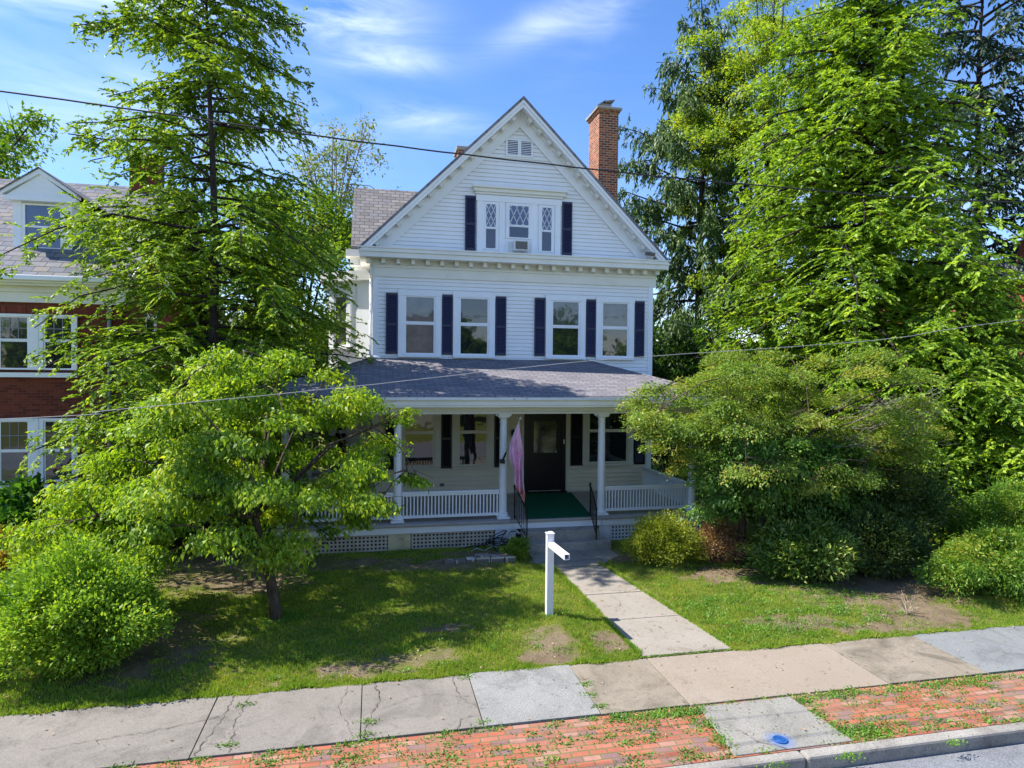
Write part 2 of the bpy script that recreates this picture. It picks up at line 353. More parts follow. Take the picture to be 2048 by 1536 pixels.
# walkway from the pavement to the steps
wl = [(3.99, -9.95), (3.97, -8.5), (3.93, -7.2), (3.9, -6.1), (3.86, -5.4), (3.6, -5.0), (3.25, -4.7), (3.1, -4.35), (3.1, -4.18)]
wr = [(5.46, -9.95), (5.38, -8.5), (5.28, -7.2), (5.05, -6.1), (5.0, -5.5), (5.25, -5.1), (5.6, -4.8), (5.95, -4.5), (6.1, -4.18)]
cuts = [(0, 1), (1, 2), (2, 4), (4, 8)]
for a_, b_ in cuts:
    L_ = wl[a_:b_+1]; R_ = wr[a_:b_+1]
    y0 = L_[0][1]+.012; y1 = L_[-1][1]-.012
    poly = [(x, min(max(y, y0), y1)) for x, y in R_]+[(x, min(max(y, y0), y1)) for x, y in reversed(L_)]
    struct(MB().prism([(x, y, -.1) for x, y in poly], (0, 0, .125+rng.uniform(0, .008))), 'walkway', CON_W, bevel=.006)
# brick strip, pad, kerb
struct(MB().box(-14, 24, -12.52, -11.40, -.12, .004), 'brick_strip', PAVE)
struct(MB().prism([(4.1, -11.44, -.05), (3.98, -12.5, -.05), (5.5, -12.5, -.05), (5.42, -11.43, -.05)][::-1], (0, 0, .068)), 'concrete_pad', CON_P, bevel=.008)
kx = [-14, -10.5, -7.6, -4.4, -1.3, 1.9, 4.75, 7.9, 11, 14, 18, 24]
for i in range(len(kx)-1):
    dz = rng.uniform(-.012, .012)
    struct(MB().box(kx[i]+.008, kx[i+1]-.008, -12.70+rng.uniform(-.01, .01), -12.535, -.2, .012+dz), 'kerb', CON_K, bevel=.03)
# cracks: thin dirt filled lines lying on the concrete
def crack(pts, w=.009, z=.03, j=.025, seed=0):
    r = random.Random(seed); P = []
    for (x0, y0), (x1, y1) in zip(pts[:-1], pts[1:]):
        n = max(2, int(math.hypot(x1-x0, y1-y0)/.05))
        for k in range(n):
            P.append((x0+(x1-x0)*k/n+r.uniform(-j, j), y0+(y1-y0)*k/n+r.uniform(-j, j)))
    P.append(pts[-1]); m = MB(); vs = []
    for i, (x, y) in enumerate(P):
        a = P[max(i-1, 0)]; b = P[min(i+1, len(P)-1)]; dx, dy = b[0]-a[0], b[1]-a[1]; l = math.hypot(dx, dy) or 1
        ww = w*r.uniform(.1, 1.2)/2; vs += [(x-dy/l*ww, y+dx/l*ww, z), (x+dy/l*ww, y-dx/l*ww, z)]
    m.add(vs, [(2*i, 2*i+1, 2*i+3, 2*i+2) for i in range(len(P)-1)])
    return tag(m.build('crack', CRACK), kind='structure')
for i, (pts, w, z) in enumerate([([(-1.75, -10.0), (-1.78, -10.6), (-1.9, -11.35)], .012, .028), ([(-1.55, -10.0), (-1.6, -10.7), (-1.55, -11.36)], .012, .028),
        ([(-1.85, -10.55), (-2.6, -10.75), (-3.6, -10.9)], .009, .028), ([(.05, -10.0), (.1, -10.5), (-.05, -11.0), (-.1, -11.35)], .014, .028), ([(-.3, -10.05), (-.42, -10.6), (-.2, -11.3)], .008, .028),
        ([(.1, -10.75), (.6, -10.45), (1.25, -10.62)], .007, .028), ([(1.1, -10.05), (1.12, -10.6), (1.3, -10.9)], .009, .028), ([(1.0, -11.34), (1.1, -11.15), (1.3, -11.1)], .01, .028),
        ([(4.3, -8.0), (4.55, -7.7), (4.45, -7.35)], .007, .037), ([(4.0, -7.1), (4.5, -7.0), (4.9, -7.15), (5.2, -7.0)], .010, .037), ([(4.5, -6.0), (4.7, -6.5), (4.6, -6.9)], .006, .037),
        ([(4.3, -6.15), (4.6, -6.1), (4.9, -6.2)], .012, .037), ([(4.75, -4.2), (4.85, -4.6), (5.1, -4.85), (5.1, -5.2)], .014, .037), ([(3.7, -5.05), (4.3, -5.1), (5.1, -4.95)], .014, .037),
        ([(3.3, -4.7), (3.6, -4.5), (3.9, -4.2)], .012, .037), ([(3.5, -4.95), (3.6, -4.6), (3.4, -4.3)], .012, .037), ([(4.32, -12.1), (4.4, -12.3), (4.62, -12.5)], .012, .024), ([(4.25, -12.05), (4.42, -12.1)], .009, .024),
        ([(4.2, -11.55), (4.35, -11.6)], .009, .024)]):
    crack(pts, w, z, seed=i)

# ---------------------------------------------------------------- foliage
def leaves(name, P, A, N, L, W, mat, parent, seed=0, shape=.45, fold=.0):
    """P base points, A long axes, N face normals, L lengths, W widths -> one crown mesh of kite shaped leaves"""
    n = len(P); r = np.random.default_rng(seed)
    A = A/np.linalg.norm(A, axis=1, keepdims=True)
    S = np.cross(A, N); S /= np.linalg.norm(S, axis=1, keepdims=True)+1e-9
    Nn = np.cross(S, A)
    L = np.broadcast_to(L, n)[:, None]; W = np.broadcast_to(W, n)[:, None]
    mid = P+A*L*shape
    v = np.empty((n, 4, 3)); v[:, 0] = P; v[:, 1] = mid+S*W/2+Nn*L*fold; v[:, 2] = P+A*L-Nn*L*fold*.8; v[:, 3] = mid-S*W/2+Nn*L*fold
    o0 = np.array(parent.location) if parent else np.zeros(3)
    v -= o0
    me = bpy.data.meshes.new(name); me.vertices.add(n*4); me.loops.add(n*4); me.polygons.add(n)
    me.vertices.foreach_set('co', v.astype(np.float32).ravel())
    me.loops.foreach_set('vertex_index', np.arange(n*4, dtype=np.int32))
    me.polygons.foreach_set('loop_start', np.arange(0, n*4, 4, dtype=np.int32))
    try: me.polygons.foreach_set('loop_total', np.full(n, 4, dtype=np.int32))
    except Exception: pass
    a = me.attributes.new('rnd', 'FLOAT', 'FACE'); a.data.foreach_set('value', r.random(n).astype(np.float32))
    me.materials.append(mat); me.update(calc_edges=True)
    o = bpy.data.objects.new(name, me); COL.objects.link(o); o.parent = parent
    return o
def unit(a): return a/(np.linalg.norm(a, axis=-1, keepdims=True)+1e-9)

def conifer(name, label, base, Ht, z0, radf, nb, mat, bmat, seed, rise=.25, droop=.45, tw=11, tl=.36, ls=.095, lw=.034, step=.05, lean=(0, 0), trunk_r=.2, weep=.35, skip=None, cat='tree', hang=0., group=None, jit=.30, azf=None):
    r = np.random.default_rng(seed); root = thing(name, label, cat, base, group); b0 = np.array(base)
    m = MB(); tp = []
    for k in range(9):
        q = k/8; tp.append(b0+np.array([lean[0]*q+trunk_r*.9*math.sin(7*q+seed)*q, lean[1]*q+trunk_r*.6*math.sin(9*q+seed)*q, Ht*q]))
    m.tube(tp, [trunk_r*(1-.93*(k/8)) for k in range(9)], 9)
    PP, AA, NN, LL = [], [], [], []
    az = r.random()*6.28
    for k in range(nb):
        q = (k+r.random())/nb; z = z0+(Ht-z0)*q; az += 2.4+r.normal()*.35
        d = np.array([math.cos(az), math.sin(az), 0.]); side = np.array([-d[1], d[0], 0.])
        Lb = radf(q)*r.uniform(.72, 1.12)
        if azf: Lb *= azf(az, q)
        if skip and skip(q, az, r): continue
        if Lb < .12: continue
        o = b0+np.array([lean[0]*z/Ht, lean[1]*z/Ht, z])
        rs = rise*r.uniform(.5, 1.5)*(.75+.9*q*q); dr = droop*r.uniform(.75, 1.25)
        bw_ = r.normal(0, .09)
        def sp(t):
            t = np.asarray(t)[..., None]
            return o+d*(Lb*t)+np.array([0, 0, 1.])*(Lb*(rs*t-dr*t*t))+side*(Lb*bw_*np.sin(t*4+az))+np.array([0, 0, 1.])*(Lb*.04*np.sin(t*7+az*3))
        pts = [sp(t) for t in (0, .25, .5, .75, 1)]
        m.tube(pts, [max(.012, trunk_r*.30*min(1, Lb/4)*(1-.85*t)) for t in (0, .25, .5, .75, 1)], 4, False)
        nt = max(4, int(Lb*tw)); t = np.sort(r.uniform(.14, 1.0, nt)); sg = np.where(np.arange(nt) % 2 == 0, 1, -1)
        tlen = np.minimum(tl*Lb, 1.25)*(np.clip(1.06-t, .05, 1)**.65)*r.uniform(.6, 1.25, nt)+.12
        tlen *= np.clip(.35+t*2.2, 0, 1)
        base_ = sp(t); base_[:, 2] += r.normal(0, .05*Lb+.04, nt)*np.clip(t*2, 0, 1)
        td = unit(d*r.uniform(.1, 1.0, nt)[:, None]+side*sg[:, None]*r.uniform(.5, 1, nt)[:, None]+np.array([0, 0, 1.])*r.normal(-.02, jit, nt)[:, None])
        for i in range(nt):
            nl = max(3, int(tlen[i]/step)); u = (np.arange(nl)+r.random(nl))/nl
            p = base_[i]+td[i]*(tlen[i]*u)[:, None]; p[:, 2] -= weep*tlen[i]*u**2+hang*r.random(nl)*.3
            ax = td[i]; fl = np.cross([0, 0, 1.], ax); s2 = np.where(r.random(nl) > .5, 1, -1)[:, None]
            la = ax*r.uniform(.4, 1, (nl, 1))+fl*s2*r.uniform(.25, .9, (nl, 1)); la[:, 2] -= (weep*1.3*u+hang+.1)*r.uniform(.4, 1.3, nl)
            PP.append(p); AA.append(la); NN.append(np.array([-.25, 0, .9])+r.normal(0, .6, (nl, 3))); LL.append(ls*r.uniform(.5, 1.5, nl))
    PP = np.concatenate(PP); AA = np.concatenate(AA); NN = np.concatenate(NN); LL = np.concatenate(LL)
    m.build('trunk', bmat, root, smooth=True)
    leaves('crown', PP, AA, NN, LL, LL*(lw/ls), mat, root, seed, fold=.08)
    return root

def clumps_tree(name, label, base, fork, clumps, mat, bmat, seed, leaf=.1, lw=.5, dens=260, trunk_r=.1, flat=.35, droop=.8, up_=.0, cat='tree', trunk_pts=None, group=None, shell=.0, twigs=3, nlimb=9, outb=.6):
    """clumps: list of (x, y, z, r) leafy pads joined to the fork by limbs"""
    r = np.random.default_rng(seed); root = thing(name, label, cat, base, group)
    m = MB(); tp = trunk_pts or [base, fork]
    m.tube(tp, [trunk_r*(1.25-.5*i/(len(tp)-1)) for i in range(len(tp))], 10)
    fk = np.array(fork, float); C = np.array([c_[:3] for c_ in clumps], float); ctr = C.mean(0)
    order = np.argsort(-np.linalg.norm(C-fk, axis=1)); mains = []
    for n_, i in enumerate(order):
        c_ = C[i]
        if n_ < nlimb or not mains: st = fk; r0 = trunk_r*.42
        else:
            best = min(mains, key=lambda q: np.linalg.norm(q-c_)); st = best; r0 = trunk_r*.22
        mid = (st+c_)/2+np.array([0, 0, .12*np.linalg.norm(c_-st)])+r.normal(0, .05, 3)
        m.tube([st, mid, c_], [r0, r0*.6, max(.006, r0*.25)], 5, False)
        if n_ < nlimb: mains += [mid, (mid+c_)/2]
        else: mains.append((mid+c_)/2)
        R_ = clumps[i][3]
        for k in range(twigs):
            e = c_+r.normal(0, 1, 3)*np.array([R_, R_, R_*flat])*.6; m.tube([mid*.3+c_*.7, e], [max(.005, r0*.25), .004], 3, False)
    PP, AA, NN = [], [], []
    for (x, y, z, R_) in clumps:
        n = int(dens*R_*R_*r.uniform(.7, 1.3)); c_ = np.array([x, y, z])
        q = unit(r.normal(0, 1, (n, 3)))*(r.random(n)**(.45))[:, None]
        # ragged lobes
        lob = 1+.35*np.sin(q[:, 0]*5+seed+x*3)*np.sin(q[:, 1]*5+y*3)+.25*r.normal(0, .4, n)
        q = q*lob[:, None]
        p = c_+q*np.array([R_, R_, R_*flat]); p[:, 2] -= .22*R_*(q[:, 0]**2+q[:, 1]**2)
        out = unit(p-ctr+1e-6)
        ax = out*outb+r.normal(0, .6, (n, 3)); ax[:, 2] -= droop
        nn_ = out*.5+r.normal(0, .5, (n, 3)); nn_[:, 2] += .8
        PP.append(p); AA.append(ax); NN.append(nn_)
    PP = np.concatenate(PP); n = len(PP); L = leaf*r.uniform(.55, 1.25, n)
    m.build('trunk', bmat, root, smooth=True)
    leaves('crown', PP, np.concatenate(AA), np.concatenate(NN), L, L*lw, mat, root, seed, fold=.1)
    return root

def bush(name, label, base, rx, ry, h, mat, seed, n=14000, leaf=.06, lw=.5, lob=26, lr=.33, cat='bush', bmat=None, group=None, droop=.1, spiky=.0):
    r = np.random.default_rng(seed); root = thing(name, label, cat, base, group); b0 = np.array(base, float)
    u = unit(r.normal(0, 1, (lob, 3))); u[:, 2] = np.abs(u[:, 2])*1.1-.1
    cen = u*np.array([rx, ry, h*.62])*r.uniform(.45, .88, (lob, 1)); cen[:, :2] *= (1-.42*np.clip(u[:, 2:3], 0, 1)**2)*(1+.12*np.sin(np.arctan2(u[:, 1:2], u[:, 0:1])*3+seed)); cen[:, 2] += h*.34
    rr = lr*min(rx, ry, h)*r.uniform(.5, 1.45, lob)
    k = r.integers(0, lob, n); w = unit(r.normal(0, 1, (n, 3))); rad = rr[k]*(r.random(n)**.4)*(1+.25*r.normal(0, 1, n)*.6)
    p = cen[k]+w*rad[:, None]*np.array([1.15, 1.15, .95])
    st = r.random(n) < .05; p[st] += unit(cen[k[st]]-np.array([0, 0, h*.2]))*(r.random((st.sum(), 1))*.45*rr[k[st]][:, None]+.02)
    # an inner mass of leaves so that nothing shows through
    n2 = n//3; w2 = unit(r.normal(0, 1, (n2, 3))); w2[:, 2] = w2[:, 2]*1.0
    p2 = w2*np.array([rx*.72, ry*.72, h*.42])*(r.random((n2, 1))**.3); p2[:, 2] += h*.44
    p = np.concatenate([p, p2]); w = np.concatenate([w, w2]); p[:, 2] = np.abs(p[:, 2])+.01
    ns = 46; th = []
    for q in range(ns):
        i_ = r.integers(0, lob); dv = unit(cen[i_]*np.array([1, 1, .8])+r.normal(0, .25*rx, 3)); dv[2] = abs(dv[2])*.8+.15; s0 = cen[i_]+dv*rr[i_]*.8; ln = rr[i_]*r.uniform(.4, 1.1)
        u_ = np.linspace(0, 1, 16)[:, None]; th.append(s0+dv*ln*u_+np.array([0, 0, -.25*ln])*u_**2+r.normal(0, leaf*.35, (16, 3)))
    th = np.concatenate(th); p = np.concatenate([p, th]); w = np.concatenate([w, unit(r.normal(0, 1, th.shape))])
    nt = len(p); ax = w*.5+unit(p-np.array([0, 0, h*.3]))*.6+r.normal(0, .55, (nt, 3)); ax[:, 2] += .25-droop
    nn_ = w*.7+r.normal(0, .5, (nt, 3)); nn_[:, 2] += .4
    L = leaf*r.uniform(.55, 1.3, nt)
    m = MB()
    for i in range(min(lob, 22)):
        m.tube([b0+np.array([cen[i][0]*.15, cen[i][1]*.15, 0]), b0+cen[i]*np.array([.5, .5, .55]), b0+cen[i]], [.022, .014, .005], 5, False)
    m.build('stems', bmat or BARK, root, smooth=True)
    leaves('crown', b0+p, ax, nn_, L, L*lw, mat, root, seed, fold=.09)
    return root

# ---------------------------------------------------------------- white house
def front(Y): return lambda u, d, z: (u, Y-d, z)            # wall facing the street; d = outwards
def sideR(X): return lambda u, d, z: (X+d, u, z)
def sideL(X): return lambda u, d, z: (X-d, -u, z)
def lap(z0, z1, xr, tf, e=.115, out=.022, g=.013):
    m = MB(); z = z0
    while z < z1-.01:
        zt = min(z+e, z1); a0, b0 = xr(z); a1, b1 = xr(zt)
        if b0-a0 < .05: break
        m.add([tf(a0, out, z+g), tf(b0, out, z+g), tf(b1, .004, zt), tf(a1, .004, zt), tf(a0, -.014, z+g), tf(b0, -.014, z+g), tf(a0, -.014, z), tf(b0, -.014, z), tf(a0, .004, z), tf(b0, .004, z)], [(0, 1, 2, 3), (4, 5, 1, 0), (6, 7, 5, 4), (8, 9, 7, 6)]); z += e
    return m
def tb(m, tf, u0, u1, d0, d1, z0, z1):
    p = [tf(u, d, z) for z in (z0, z1) for u, d in ((u0, d0), (u1, d0), (u1, d1), (u0, d1))]
    return m.add(p, [(0, 3, 2, 1), (4, 5, 6, 7), (0, 1, 5, 4), (1, 2, 6, 5), (2, 3, 7, 6), (3, 0, 4, 7)])
def window(par, tf, u0, u1, z0, z1, zm, trim=TRIM, tw=.16, hd=.16, sash=.055, mun=None, glass=GLASS, glass2=None, sill=True, munmat=None, pr=.065, sillw=.05):
    m = MB()   # casing
    tb(m, tf, u0, u0+tw, .004, pr, z0+.07, z1-hd); tb(m, tf, u1-tw, u1, .004, pr, z0+.07, z1-hd); tb(m, tf, u0-.01, u1+.01, .004, pr+.01, z1-hd, z1)
    f = m.build('window', trim, par)
    if sill:
        tb(MB(), tf, u0-sillw, u1+sillw, .004, pr+.06, z0, z0+.068).build('sill', trim, f)
    a, b, c_, d_ = u0+tw, u1-tw, z0+.072, z1-hd
    s = MB(); pu, pl = .045, .032
    for (q0, q1, dd) in ((zm, d_, pu), (c_, zm, pl+.004)):
        tb(s, tf, a, a+sash, .004, dd, q0+sash, q1-sash*.7); tb(s, tf, b-sash, b, .004, dd, q0+sash, q1-sash*.7)
        tb(s, tf, a, b, .004, dd+.002, q1-sash*.7, q1-.001); tb(s, tf, a, b, .004, dd+.002, q0, q0+sash)
    s.build('sash', trim, f)
    for (q0, q1, dd, g) in ((zm+sash, d_-sash*.7, .0275, glass), (c_+sash, zm-sash*.7, .0245, glass2 or glass)):
        MB().add([tf(a+sash, dd, q0), tf(b-sash, dd, q0), tf(b-sash, dd, q1), tf(a+sash, dd, q1)], [(0, 1, 2, 3)]).build('pane', g, f)
    if mun: mun(f, tf, a+sash, b-sash, zm+sash, d_-sash*.7, munmat or trim)
    return f
def mun_grid(f, tf, a, b, c_, d_, mt, nx=3, nz_=2):
    m = MB()
    for i in range(1, nx): u = a+(b-a)*i/nx; tb(m, tf, u-.011, u+.011, .026, .040, c_, d_)
    for i in range(1, nz_): z = c_+(d_-c_)*i/nz_; tb(m, tf, a, b, .026, .038, z-.011, z+.011)
    m.build('muntins', mt, f)
def mun_diamond(f, tf, a, b, c_, d_, mt, n=2, rows=1.5):
    m = MB(); w = (b-a)/n; h = (d_-c_)/rows; sl_ = h/w
    def seg(u0, z0, u1, z1):
        L = math.hypot(u1-u0, z1-z0)
        if L < .02: return
        nx, nz_ = -(z1-z0)/L*.010, (u1-u0)/L*.010
        q = [(u0+nx, z0+nz_), (u1+nx, z1+nz_), (u1-nx, z1-nz_), (u0-nx, z0-nz_)]
        m.add([tf(u, .028, z) for u, z in q]+[tf(u, .040, z) for u, z in q], [(0, 1, 2, 3), (4, 7, 6, 5), (0, 4, 5, 1), (2, 6, 7, 3)])
    for k in range(-8, 9):
        for s_ in (1, -1):
            # line z = c_ + s_*sl_*(u - a) + k*h   clipped to the pane
            pts = []
            for u in (a, b): pts.append((u, (c_ if s_ > 0 else d_)+s_*sl_*(u-a)+k*h))
            (ua, za), (ub, zb) = pts
            t0, t1 = 0., 1.
            for lo_, hi_ in ((c_, d_),):
                dz = zb-za
                ta, tb_ = (lo_-za)/dz, (hi_-za)/dz
                if ta > tb_: ta, tb_ = tb_, ta
                t0, t1 = max(t0, ta), min(t1, tb_)
            if t1-t0 > .01: seg(ua+(ub-ua)*t0, za+(zb-za)*t0, ua+(ub-ua)*t1, za+(zb-za)*t1)
    m.build('muntins', mt, f)
def shutter(par, tf, u0, u1, z0, z1, mat=NAVY):
    m = MB(); fr = .04; zm = z0+(z1-z0)*.48
    tb(m, tf, u0, u0+fr, .023, .062, z0, z1); tb(m, tf, u1-fr, u1, .023, .062, z0, z1)
    for q in (z0, zm-.03, z1-.07): tb(m, tf, u0+fr, u1-fr, .024, .06, q, q+.07)
    for (q0, q1) in ((z0+.07, zm-.03), (zm+.04, z1-.07)):
        n = int((q1-q0)/.042)
        for i in range(n):
            z = q0+(q1-q0)*i/n; h = (q1-q0)/n
            m.add([tf(u0+fr, .052, z), tf(u1-fr, .052, z), tf(u1-fr, .030, z+h*.98), tf(u0+fr, .030, z+h*.98), tf(u0+fr, .028, z), tf(u1-fr, .028, z)], [(0, 1, 2, 3), (4, 5, 1, 0)])
    return m.build('shutter', mat, par)

house = thing('white_house', 'white clapboard two storey house with a steep front gable and navy shutters', 'house', (4.26, 0, 0))
FT = front(0)
AX, AZ, SL = 4.22, 12.27, .985           # roof apex and slope
def roofz(x): return AZ-SL*abs(x-AX)
MB().box(.02, 8.5, .02, 10.8, 0, 7.5).add([(.02, .02, 7.5), (8.5, .02, 7.5), (AX, .02, 11.9), (.02, 10.8, 7.5), (8.5, 10.8, 7.5), (AX, 10.8, 11.9)], [(0, 1, 2), (3, 5, 4)]).build('wall', WHITE, house)
lap(.66, 3.42, lambda z: (.0, 8.52), FT, .13, .0225, .026).build('porch_siding', CREAM, house)
lap(4.0, 7.0, lambda z: (.10, 8.42), FT).build('siding', WHITE, house)
lap(7.78, 11.75, lambda z: (AX-(AZ-.66-z)/SL, AX+(AZ-.66-z)/SL), FT, .118).build('gable_siding', WHITE, house)
for a in ((-.015, .13, -.035, .3, .66, 7.0), (8.38, 8.535, -.035, .3, .66, 7.0)): B(*a).build('corner_board', TRIM, house)
# left side wall boards (catch the sun)
lap(.6, 7.3, lambda z: (-10.7, -.31), sideL(.02), .12).build('side_siding', WHITE, house)
# roof: two slabs
m = MB()
for s_ in (-1, 1):
    xe = AX+s_*4.62; ze = roofz(xe)
    m.prism([(AX, -.56, AZ), (xe, -.56, ze), (xe, -.56, ze-.09), (AX, -.56, AZ-.09)], (0, 11.6, 0))
rf = m.build('roof', SHING, house)
m = MB()
for s_ in (-1, 1):   # rake boards, stepped moulding, soffit, frieze on the wall
    xe = AX+s_*4.60
    def q(dz0, dz1, y0, y1, xe=xe, s_=s_):
        ze = roofz(xe); m.prism([(AX, y0, AZ-dz0), (xe, y0, ze-dz0), (xe, y0, ze-dz1), (AX, y0, AZ-dz1)], (0, y1-y0, 0))
    q(.092, .19, -.54, -.43); q(.19, .30, -.50, -.428)
    q(.20, .245, -.425, -.002)
    xe = AX+s_*3.85
    q(.25, .70, -.055, -.003, xe); q(.25, .36, -.12, -.057, xe); q(.66, .72, -.075, -.0565, xe)
for s_ in (-1, 1):
    a, b = AX+s_*3.70, AX+s_*4.42
    m.prism([(a, -.052, 7.72), (a, -.052, roofz(a)-.23), (b, -.052, roofz(b)-.23), (b, -.052, 7.72)], (0, .049, 0))
rake = m.build('rake_trim', TRIM, house)
for s_ in (-1, 1):
    x = .30
    while x < 4.35:
        cx = AX+s_*x; z = roofz(cx)-.25
        a = math.atan(SL)*-s_
        ux, uz = math.cos(a), math.sin(a); hx = .062
        p = [(cx-ux*hx, z-uz*hx), (cx+ux*hx, z+uz*hx), (cx+ux*hx-(-uz)*-.0+(-uz)*-.17*0, z+uz*hx-.0)]
        # block hanging square to the slope
        nx_, nz_ = (uz, -ux) if ux > 0 else (-uz, ux)
        A_ = (cx-ux*hx, z-uz*hx); B_ = (cx+ux*hx, z+uz*hx)
        C_ = (B_[0]+nx_*.12, B_[1]+nz_*.12); D_ = (A_[0]+nx_*.12, A_[1]+nz_*.12)
        MB().prism([(A_[0], -.36, A_[1]), (B_[0], -.36, B_[1]), (C_[0], -.36, C_[1]), (D_[0], -.36, D_[1])], (0, .235, 0)).build('dentil', CREAMTRIM, rake)
        x += .298
# main cornice under the gable
m = MB()
m.box(-.41, 8.85, -.548, -.44, 7.60, 7.695); m.box(-.36, 8.80, -.506, -.40, 7.46, 7.598); m.box(-.35, 8.79, -.398, .0, 7.47, 7.53)
m.prism([(-.425, -.572, 7.698), (-.425, -.572, 7.735), (-.425, -.002, 7.805), (-.425, -.002, 7.698)], (9.29, 0, 0))
m.box(-.015, 8.535, -.06, -.003, 6.98, 7.47); m.box(-.015, 8.535, -.10, -.06, 7.24, 7.30)
for x0, x1 in ((-.40, -.02), (8.54, 8.84)): m.box(x0+.012, x1-.012, -.43, 10.8, 7.54, 7.688); m.box(x0+(.3 if x0 < 0 else 0), x1-(.22 if x0 > 0 else 0), -.05, 10.8, 6.98, 7.5)
cor = m.build('cornice', CREAMTRIM, house)
x = -.20
while x < 8.75: B(x, x+.11, -.30, -.10, 7.33, 7.468).build('dentil', CREAMTRIM, cor); x += .415
MB().box(8.05, 8.25, -.58, -.5, 7.86, 7.96).tube([(8.15, -.58, 7.9), (8.25, -.72, 7.86)], [.045, .06], 8).build('flood_light', GRILLE, house)
# attic windows
at_ = MB(); at_.box(2.96, 5.50, -.045, -.003, 7.80, 9.50)
for x in (2.96, 3.62, 4.60, 5.33): at_.box(x, x+.17, -.075, -.046, 7.80, 9.30)
at_.box(2.93, 5.53, -.09, -.046, 9.30, 9.48); at_.box(2.9, 5.56, -.11, -.003, 9.502, 9.56)
ws = at_.build('attic_window_surround', TRIM, house)
m = MB(); m.box(2.80, 5.67, -.26, -.003, 9.66, 9.73); m.box(2.85, 5.62, -.19, -.003, 9.562, 9.658); m.build('hood_moulding', CREAMTRIM, house)
FA = front(-.045)
def d2(n, rows): return lambda f, tf, a, b, c_, d_, mt: mun_diamond(f, tf, a, b, c_, d_, mt, n, rows)
BLUEG = glassmat('window_glass_blue', (.030, .05, .12), (.05, .08, .17), .12)
window(house, FA, 3.13, 3.61, 7.82, 9.29, 8.52, tw=.06, hd=.05, sash=.035, mun=d2(2, 2.0), glass=BLUEG, glass2=GLASSS, sill=False, munmat=POSTW, pr=.03)
window(house, FA, 3.83, 4.60, 8.18, 9.29, 8.62, tw=.06, hd=.05, sash=.035, mun=d2(3, 1.3), glass=BLUEG, glass2=GLASSS, sill=False, munmat=POSTW, pr=.03)
window(house, FA, 4.83, 5.31, 7.82, 9.29, 8.52, tw=.06, hd=.05, sash=.035, mun=d2(2, 2.0), glass=BLUEG, glass2=GLASSS, sill=False, munmat=POSTW, pr=.03)
MB().box(3.89, 4.54, -.062, -.046, 7.86, 8.17).build('accordion_panel', AIRC, house)
shutter(house, FT, 2.61, 2.92, 7.84, 9.44); shutter(house, FT, 5.56, 5.87, 7.84, 9.44)
for x0, x1 in ((3.86, 4.17), (4.27, 4.58)):
    m = MB(); m.box(x0-.05, x0, -.05, -.003, 10.68, 11.2); m.box(x1, x1+.05, -.05, -.003, 10.68, 11.2); m.box(x0, x1, -.05, -.003, 10.68, 10.73); m.box(x0, x1, -.05, -.003, 11.15, 11.2)
    v_ = m.build('gable_vent', TRIM, house)
    MB().box(x0, x1, -.028, -.024, 10.73, 11.15).build('vent_shade_panel', HOLLOW, v_)  # dark sheet behind the louvres paints the shade of the opening
    m = MB()
    for i in range(8): z = 10.74+i*.052; m.add([(x0, -.046, z), (x1, -.046, z), (x1, -.030, z+.030), (x0, -.030, z+.030)], [(0, 1, 2, 3)])
    m.build('louvres', TRIM, v_)
# second floor windows and shutters
gl = [(GLASSB, GLASSB), (GLASS, GLASS), (GLASSB, GLASS), (GLASSB, GLASS)]
for (x0, x1), (g1, g2) in zip([(.70, 1.94), (2.28, 3.52), (5.08, 6.33), (6.67, 7.91)], gl):
    window(house, FT, x0, x1, 4.69, 6.63, 5.67, tw=.17, hd=.17, glass=g1, glass2=g2, sillw=0)
for x0, x1 in ((.35, .68), (1.955, 2.265), (3.535, 3.86), (4.73, 5.055), (6.35, 6.655), (7.925, 8.25)): shutter(house, FT, x0, x1, 4.78, 6.52)
# ground floor windows, shutters, door
for (x0, x1), g in zip([(.70, 1.94), (2.28, 3.52), (6.28, 7.93)], (GLASS, GLASS, GLASS)):
    window(house, FT, x0, x1, 1.43, 3.28, 2.50, trim=WTRIM1, tw=.17, hd=.12, glass=g, glass2=g, sillw=0)
for x0, x1 in ((.35, .68), (1.955, 2.265), (3.535, 3.88), (5.90, 6.265), (7.945, 8.32)): shutter(house, FT, x0, x1, 1.45, 3.26, BLACKP)
m = MB(); m.box(4.44, 4.58, -.075, -.003, .66, 3.05); m.box(5.60, 5.74, -.075, -.003, .66, 3.05); m.box(4.58, 5.60, -.075, -.003, 2.93, 3.05); m.box(4.40, 5.78, -.10, -.003, .60, .70)
m.build('door_frame', BLACKP, house); MB().box(5.742, 5.80, -.06, -.003, .66, 3.05).box(4.36, 4.438, -.06, -.003, .66, 3.05).build('door_casing', WTRIM1, house)
dm = MB(); dm.box(4.58, 5.60, -.04, -.023, .72, 2.93)
for a in ((4.60, 4.74, .74, 2.91), (5.44, 5.58, .74, 2.91), (4.74, 5.44, 2.80, 2.91), (4.74, 5.44, 1.70, 1.86), (4.74, 5.44, .74, .95), (4.74, 5.44, 1.18, 1.28)): dm.box(a[0], a[1], -.055, -.0405, a[2], a[3])
door = dm.build('door', BLACKP, house)
MB().add([(4.74, -.046, 1.86), (5.44, -.046, 1.86), (5.44, -.046, 2.80), (4.74, -.046, 2.80)], [(0, 1, 2, 3)]).build('pane', GLASSD, door)
MB().tube([(5.50, -.055, 1.86), (5.50, -.11, 1.86)], [.02, .02], 8).lathe(0, 0, [(0.001, 0)], 3).build('handle_shank', METAL, door) if False else None
m = MB()
for k in range(9): a = math.pi*k/8; pass
